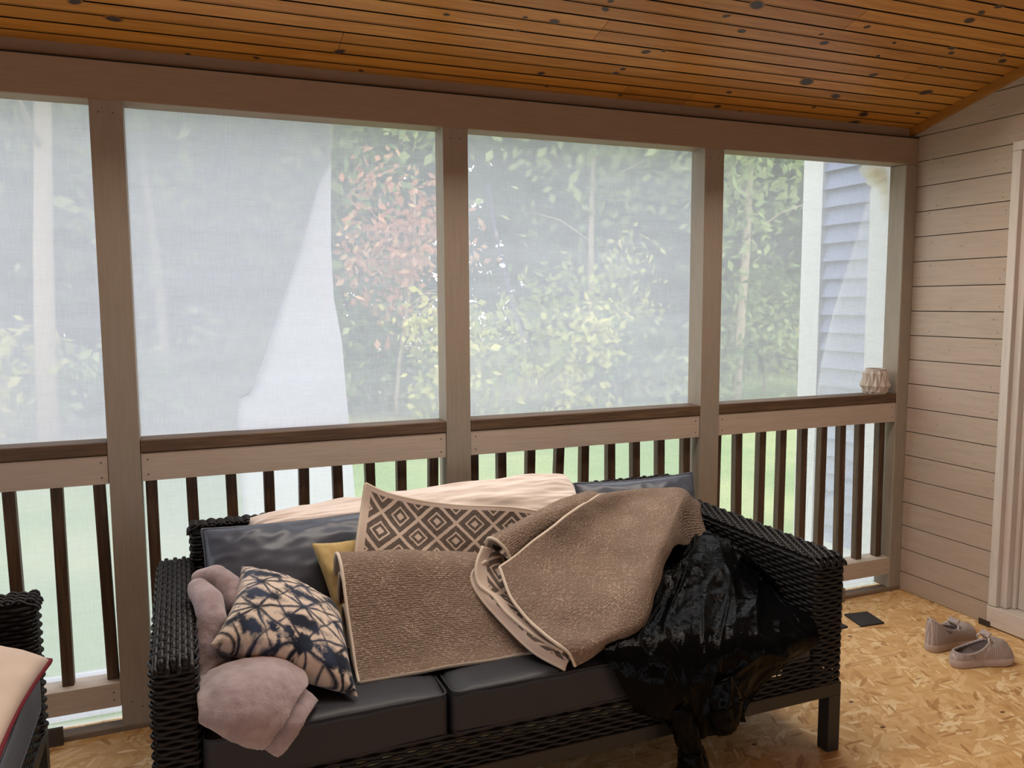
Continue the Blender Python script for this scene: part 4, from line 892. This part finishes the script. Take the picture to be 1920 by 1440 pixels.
# ------------------------------------------------------------------ pot on the rail
def pot():
    t=empty('geometric_pot',(3.068,.045,ZC),label='beige ceramic pot with a faceted diamond relief on the rail',cat='pot')
    n=11; mb=MB(); rings=[]
    prof=[(0,.046,0),(.010,.056,0),(.036,.0640,.5),(.092,.0535,0),(.106,.043,.0),(.108,.040,0)]
    V=[];F=[]
    m=2*n
    for (z,r,ph) in prof:
        for i in range(m):
            a=2*math.pi*i/m
            ridge=1.0
            if z in (.010,): ridge=1.0 if i%2 else .86
            if z==.036: ridge=1.04 if i%2==0 else .84
            if z==.092: ridge=1.04 if i%2 else .84
            V.append((3.068+r*ridge*math.cos(a),.045+r*ridge*math.sin(a),ZC+z))
    for k in range(len(prof)-1):
        for i in range(m):
            j=(i+1)%m; a,b_,c,d=k*m+i,k*m+j,(k+1)*m+j,(k+1)*m+i
            if (i+k)%2: F+= [(a,b_,c),(a,c,d)]
            else: F+= [(a,b_,d),(b_,c,d)]
    F.append(tuple(range(m-1,-1,-1))); mb.add(V,F); mb.obj('vessel',M['ceramic'],t)
    R=MB(); k=len(prof)-1; pts=[(3.068+.040*math.cos(2*math.pi*i/24),.045+.040*math.sin(2*math.pi*i/24),ZC+.1085) for i in range(24)]
    R.tube(pts,.0035,8,True); R.obj('rim',M['ceramic'],t,True)
    MB().add([(3.068+.039*math.cos(2*math.pi*i/24),.045+.039*math.sin(2*math.pi*i/24),ZC+.1078) for i in range(24)],[tuple(range(24))]).obj('mouth_shade',M['hollow_shade'],t)  # flat dark disc paints the shade inside the pot
pot()
# ------------------------------------------------------------------ sneakers
def sneaker(name,heel,ang,L,lab,collar,backz,tongue,flip=1,seed=0):
    hx_,hy_=heel; ca,sa=math.cos(ang),math.sin(ang)
    e=empty(name,(hx_+ca*L/2,hy_+sa*L/2,0),label=lab,cat='shoe',group='pair of beige knit sneakers on the floor')
    def wd(s): # half widths along the sole, heel 0 .. toe 1
        return np.interp(s,[0,.03,.1,.25,.45,.62,.78,.9,.97,1],[0,.018,.029,.034,.034,.042,.046,.040,.024,0])
    n=72; out=[]
    ss=np.concatenate([.5-.5*np.cos(np.linspace(0,math.pi,n//2)),(.5-.5*np.cos(np.linspace(0,math.pi,n//2)))[::-1]])
    sd=np.array([1]*(n//2)+[-1]*(n//2)); lat=wd(ss)*sd
    bend=flip*.012*np.sin(ss*math.pi)
    def tow(a,l,z): return np.stack([hx_+a*ca-l*sa,hy_+a*sa+l*ca,z],1)
    base=(ss*L,lat+bend)
    def ring(scale,z): return tow((base[0]-L/2)*scale[0]+L/2,(base[1])*scale[1],np.full(n,z) if np.ndim(z)==0 else z)
    toe=.008*np.clip((ss-.8)/.2,0,1)
    mb=MB(); rs=[ring((.97,.9),.0+toe*.9),ring((1.0,1.03),.006+toe),ring((1.015,1.08),.018+toe*.8),ring((1.005,1.04),.029+toe*.4),ring((.985,.97),.031)]
    V=np.concatenate(rs); F=[]
    for k in range(len(rs)-1):
        for i in range(n): j=(i+1)%n; F.append((k*n+i,k*n+j,(k+1)*n+j,(k+1)*n+i))
    F.append(tuple(range(n))); F.append(tuple((len(rs)-1)*n+i for i in range(n)))
    mb.add(V,F); mb.obj('sole',M['shoe_sole'],e,True)
    # upper: loft from the sole line up to the collar opening
    c0,c1,cw=collar
    ang_=np.linspace(math.pi,-math.pi,n,endpoint=False)
    cs=(c0+c1)/2*L; ch_=(c1-c0)/2*L
    # match angular order: ss 0..1 on + side then back on - side
    tpar=np.concatenate([np.linspace(0,math.pi,n//2),np.linspace(math.pi,2*math.pi,n//2)])
    ca_=cs-ch_*np.cos(tpar); cl_=cw*np.sin(tpar)+bend*.7
    fz=(1-np.cos(tpar))/2
    cz=backz*(1-fz)+tongue*fz - .018*np.sin(tpar)**2
    K=16; rows=[]
    for k in range(K):
        q=k/(K-1); hmix=q**1.35; vz=math.sin(q*math.pi/2)**.9
        bul=1+.10*math.sin(q*math.pi)
        a=base[0]*(1-hmix)+ca_*hmix; l=(base[1]*(1-hmix))*bul+cl_*hmix
        z=.029+(cz-.029)*(vz if True else 0)
        toeb=np.clip((ss-.55)/.45,0,1); z=z+ .014*np.sin(q*math.pi)*toeb
        R=tow(a,l,z)
        for i in range(n):
            w=fbm((R[i,0]*38+seed,R[i,1]*38,R[i,2]*38),3); R[i]+=np.array((ca*.2,sa*.2,1))*w*.011*math.sin(q*math.pi)
        rows.append(R)
    V=np.concatenate(rows); F=[]
    for k in range(K-1):
        for i in range(n): j=(i+1)%n; F.append((k*n+i,k*n+j,(k+1)*n+j,(k+1)*n+i))
    inn=[rows[-1]+np.array((0,0,-.002)),tow(ca_*.98+cs*.02,cl_*.85,cz-.03),tow((ca_-cs)*.9+cs,cl_*.8,np.full(n,.036))]
    up=MB(); up.add(V,F); up.obj('upper',M['knit'],e,True)
    i0=MB(); V=np.concatenate(inn); F=[]
    for k in range(2):
        for i in range(n): j=(i+1)%n; F.append((k*n+i,(k+1)*n+i,(k+1)*n+j,k*n+j))
    F.append(tuple(2*n+i for i in range(n))); i0.add(V,F); i0.obj('lining',M['lining'],e,True)
    MB().tube(rows[-1],.0042,7,True).obj('collar',M['knit'],e,True)
    # tongue
    tb=c1*L; T=surf([[tuple(tow(np.array([tb-.01+d]),np.array([w*flip]),np.array([tongue+z]))[0]) for w in (-.022,0,.022)] for d,z in [(.018,-.014),(.004,.008),(-.006,.020),(.004,.032)]],14,12)
    tm_=MB(); sheet(tm_,T,.006,np.zeros((14,12,2)),[],0,0); tm_.obj('tongue',M['knit'],e,True)
    lc=MB()
    for q in range(4):
        s_=c1*L+.006+q*.013; zz=tongue-.004-q*.0085+.005
        P=[tow(np.array([s_+.004*abs(w)/.02]),np.array([w]),np.array([zz-abs(w)*.25+.003]))[0] for w in (-.022,-.011,0,.011,.022)]
        lc.tube(P,.0030,6)
    for sg in (-1,1):
        P=[tow(np.array([c1*L+a]),np.array([sg*w]),np.array([tongue+z]))[0] for a,w,z in [(0,.002,.004),(-.012,.018,.016),(-.022,.03,.006),(-.012,.026,-.008),(.0,.004,.003)]]
        P=cr_axis(np.array(P)[:,None,:],20)[:,0]; lc.tube(P,.0025,6)
    lc.obj('laces',M['lace'],e,True)
sneaker('sneaker',(2.735,-.672),-.22,.245,'beige knit sneaker lying in front with its toe toward the door',(.05,.60,.034),.056,.092,1,2)
sneaker('sneaker',(2.765,-.545),-.02,.245,'beige knit sneaker behind the other with a high torn heel',(.04,.58,.036),.128,.078,1,9)
# ------------------------------------------------------------------ small things
MB().add([(2.716,-.270,.0),(2.829,-.281,.0),(2.858,-.162,.0),(2.746,-.147,.0),(2.716,-.270,.007),(2.829,-.281,.007),(2.858,-.162,.007),(2.746,-.147,.007)],[(3,2,1,0),(4,5,6,7),(0,1,5,4),(1,2,6,5),(2,3,7,6),(3,0,4,7)]).obj('floor_tile',M['slate'],label='black square tile lying on the strand board beside the sofa',cat='tile')
MB().box((-.300,-.022,.0),(-.190,-.006,.053)).obj('wood_block',M['dark_block'],label='dark brown block against the sill behind the armchair',cat='block')
MB().box((2.856,-.026,.0),(2.868,-.012,.060)).obj('wood_shim',M['sill_wood'],label='small upright wood shim at the sill behind the sofa arm',cat='shim')
MB().box((2.60,-.255,.0),(2.66,-.225,.008)).obj('tile_scrap',M['slate'],label='small dark scrap on the floor near the sofa leg',cat='scrap')
# ------------------------------------------------------------------ camera, sky
cam=bpy.data.cameras.new('camera'); co_=bpy.data.objects.new('camera',cam); COL.objects.link(co_)
cam.sensor_fit='HORIZONTAL'; cam.sensor_width=36; cam.lens=1521.485*36/1920; cam.clip_start=.05; cam.clip_end=200
r_,u_,b_=Vector((.92629,-.37679,-.00503)),Vector((.04222,.0905,.995)),Vector((-.37445,-.92187,.09974))
m4=Matrix.Identity(4)
for i in range(3): m4[i][0],m4[i][1],m4[i][2]=r_[i],u_[i],b_[i]
m4.translation=Vector((.1941,-2.6993,1.3269)); co_.matrix_world=m4
scn.camera=co_
ld=bpy.data.lights.new('fill_light','AREA'); ld.shape='RECTANGLE'; ld.size=2.5; ld.size_y=.5; ld.energy=FILL_POWER; ld.color=(1.0,.90,.79)  # added fill light, no real fixture, lifts floor and sofa
lo=bpy.data.objects.new('fill_light',ld); COL.objects.link(lo); lo.location=(1.3,-.62,2.19); lo.rotation_euler=(math.radians(-34),0,0)
w=bpy.data.worlds.new('sky'); scn.world=w; w.use_nodes=True; nt=w.node_tree; bg=nt.nodes['Background']; bg.inputs[0].default_value=(.93,.97,1.0,1); bg.inputs[1].default_value=SKY
scn.view_settings.view_transform='Standard'; scn.view_settings.look='None'; scn.view_settings.exposure=EXPO; scn.view_settings.gamma=1.0
try:
    scn.cycles.use_denoising=True; scn.cycles.max_bounces=8; scn.cycles.diffuse_bounces=4; scn.cycles.transparent_max_bounces=12; scn.cycles.caustics_reflective=False; scn.cycles.caustics_refractive=False; scn.cycles.sample_clamp_indirect=6
except Exception: pass
# top-level single-mesh things get their origin at their own base
for o in list(scn.objects):
    if o.type=='MESH' and o.parent is None and o.get('kind')!='structure':
        bbx=[Vector(c) for c in o.bound_box]; c=Vector((sum(q.x for q in bbx)/8,sum(q.y for q in bbx)/8,min(q.z for q in bbx)))
        o.data.transform(Matrix.Translation(-c)); o.location=c
        for chd in o.children: chd.matrix_parent_inverse=Matrix.Translation(-c)
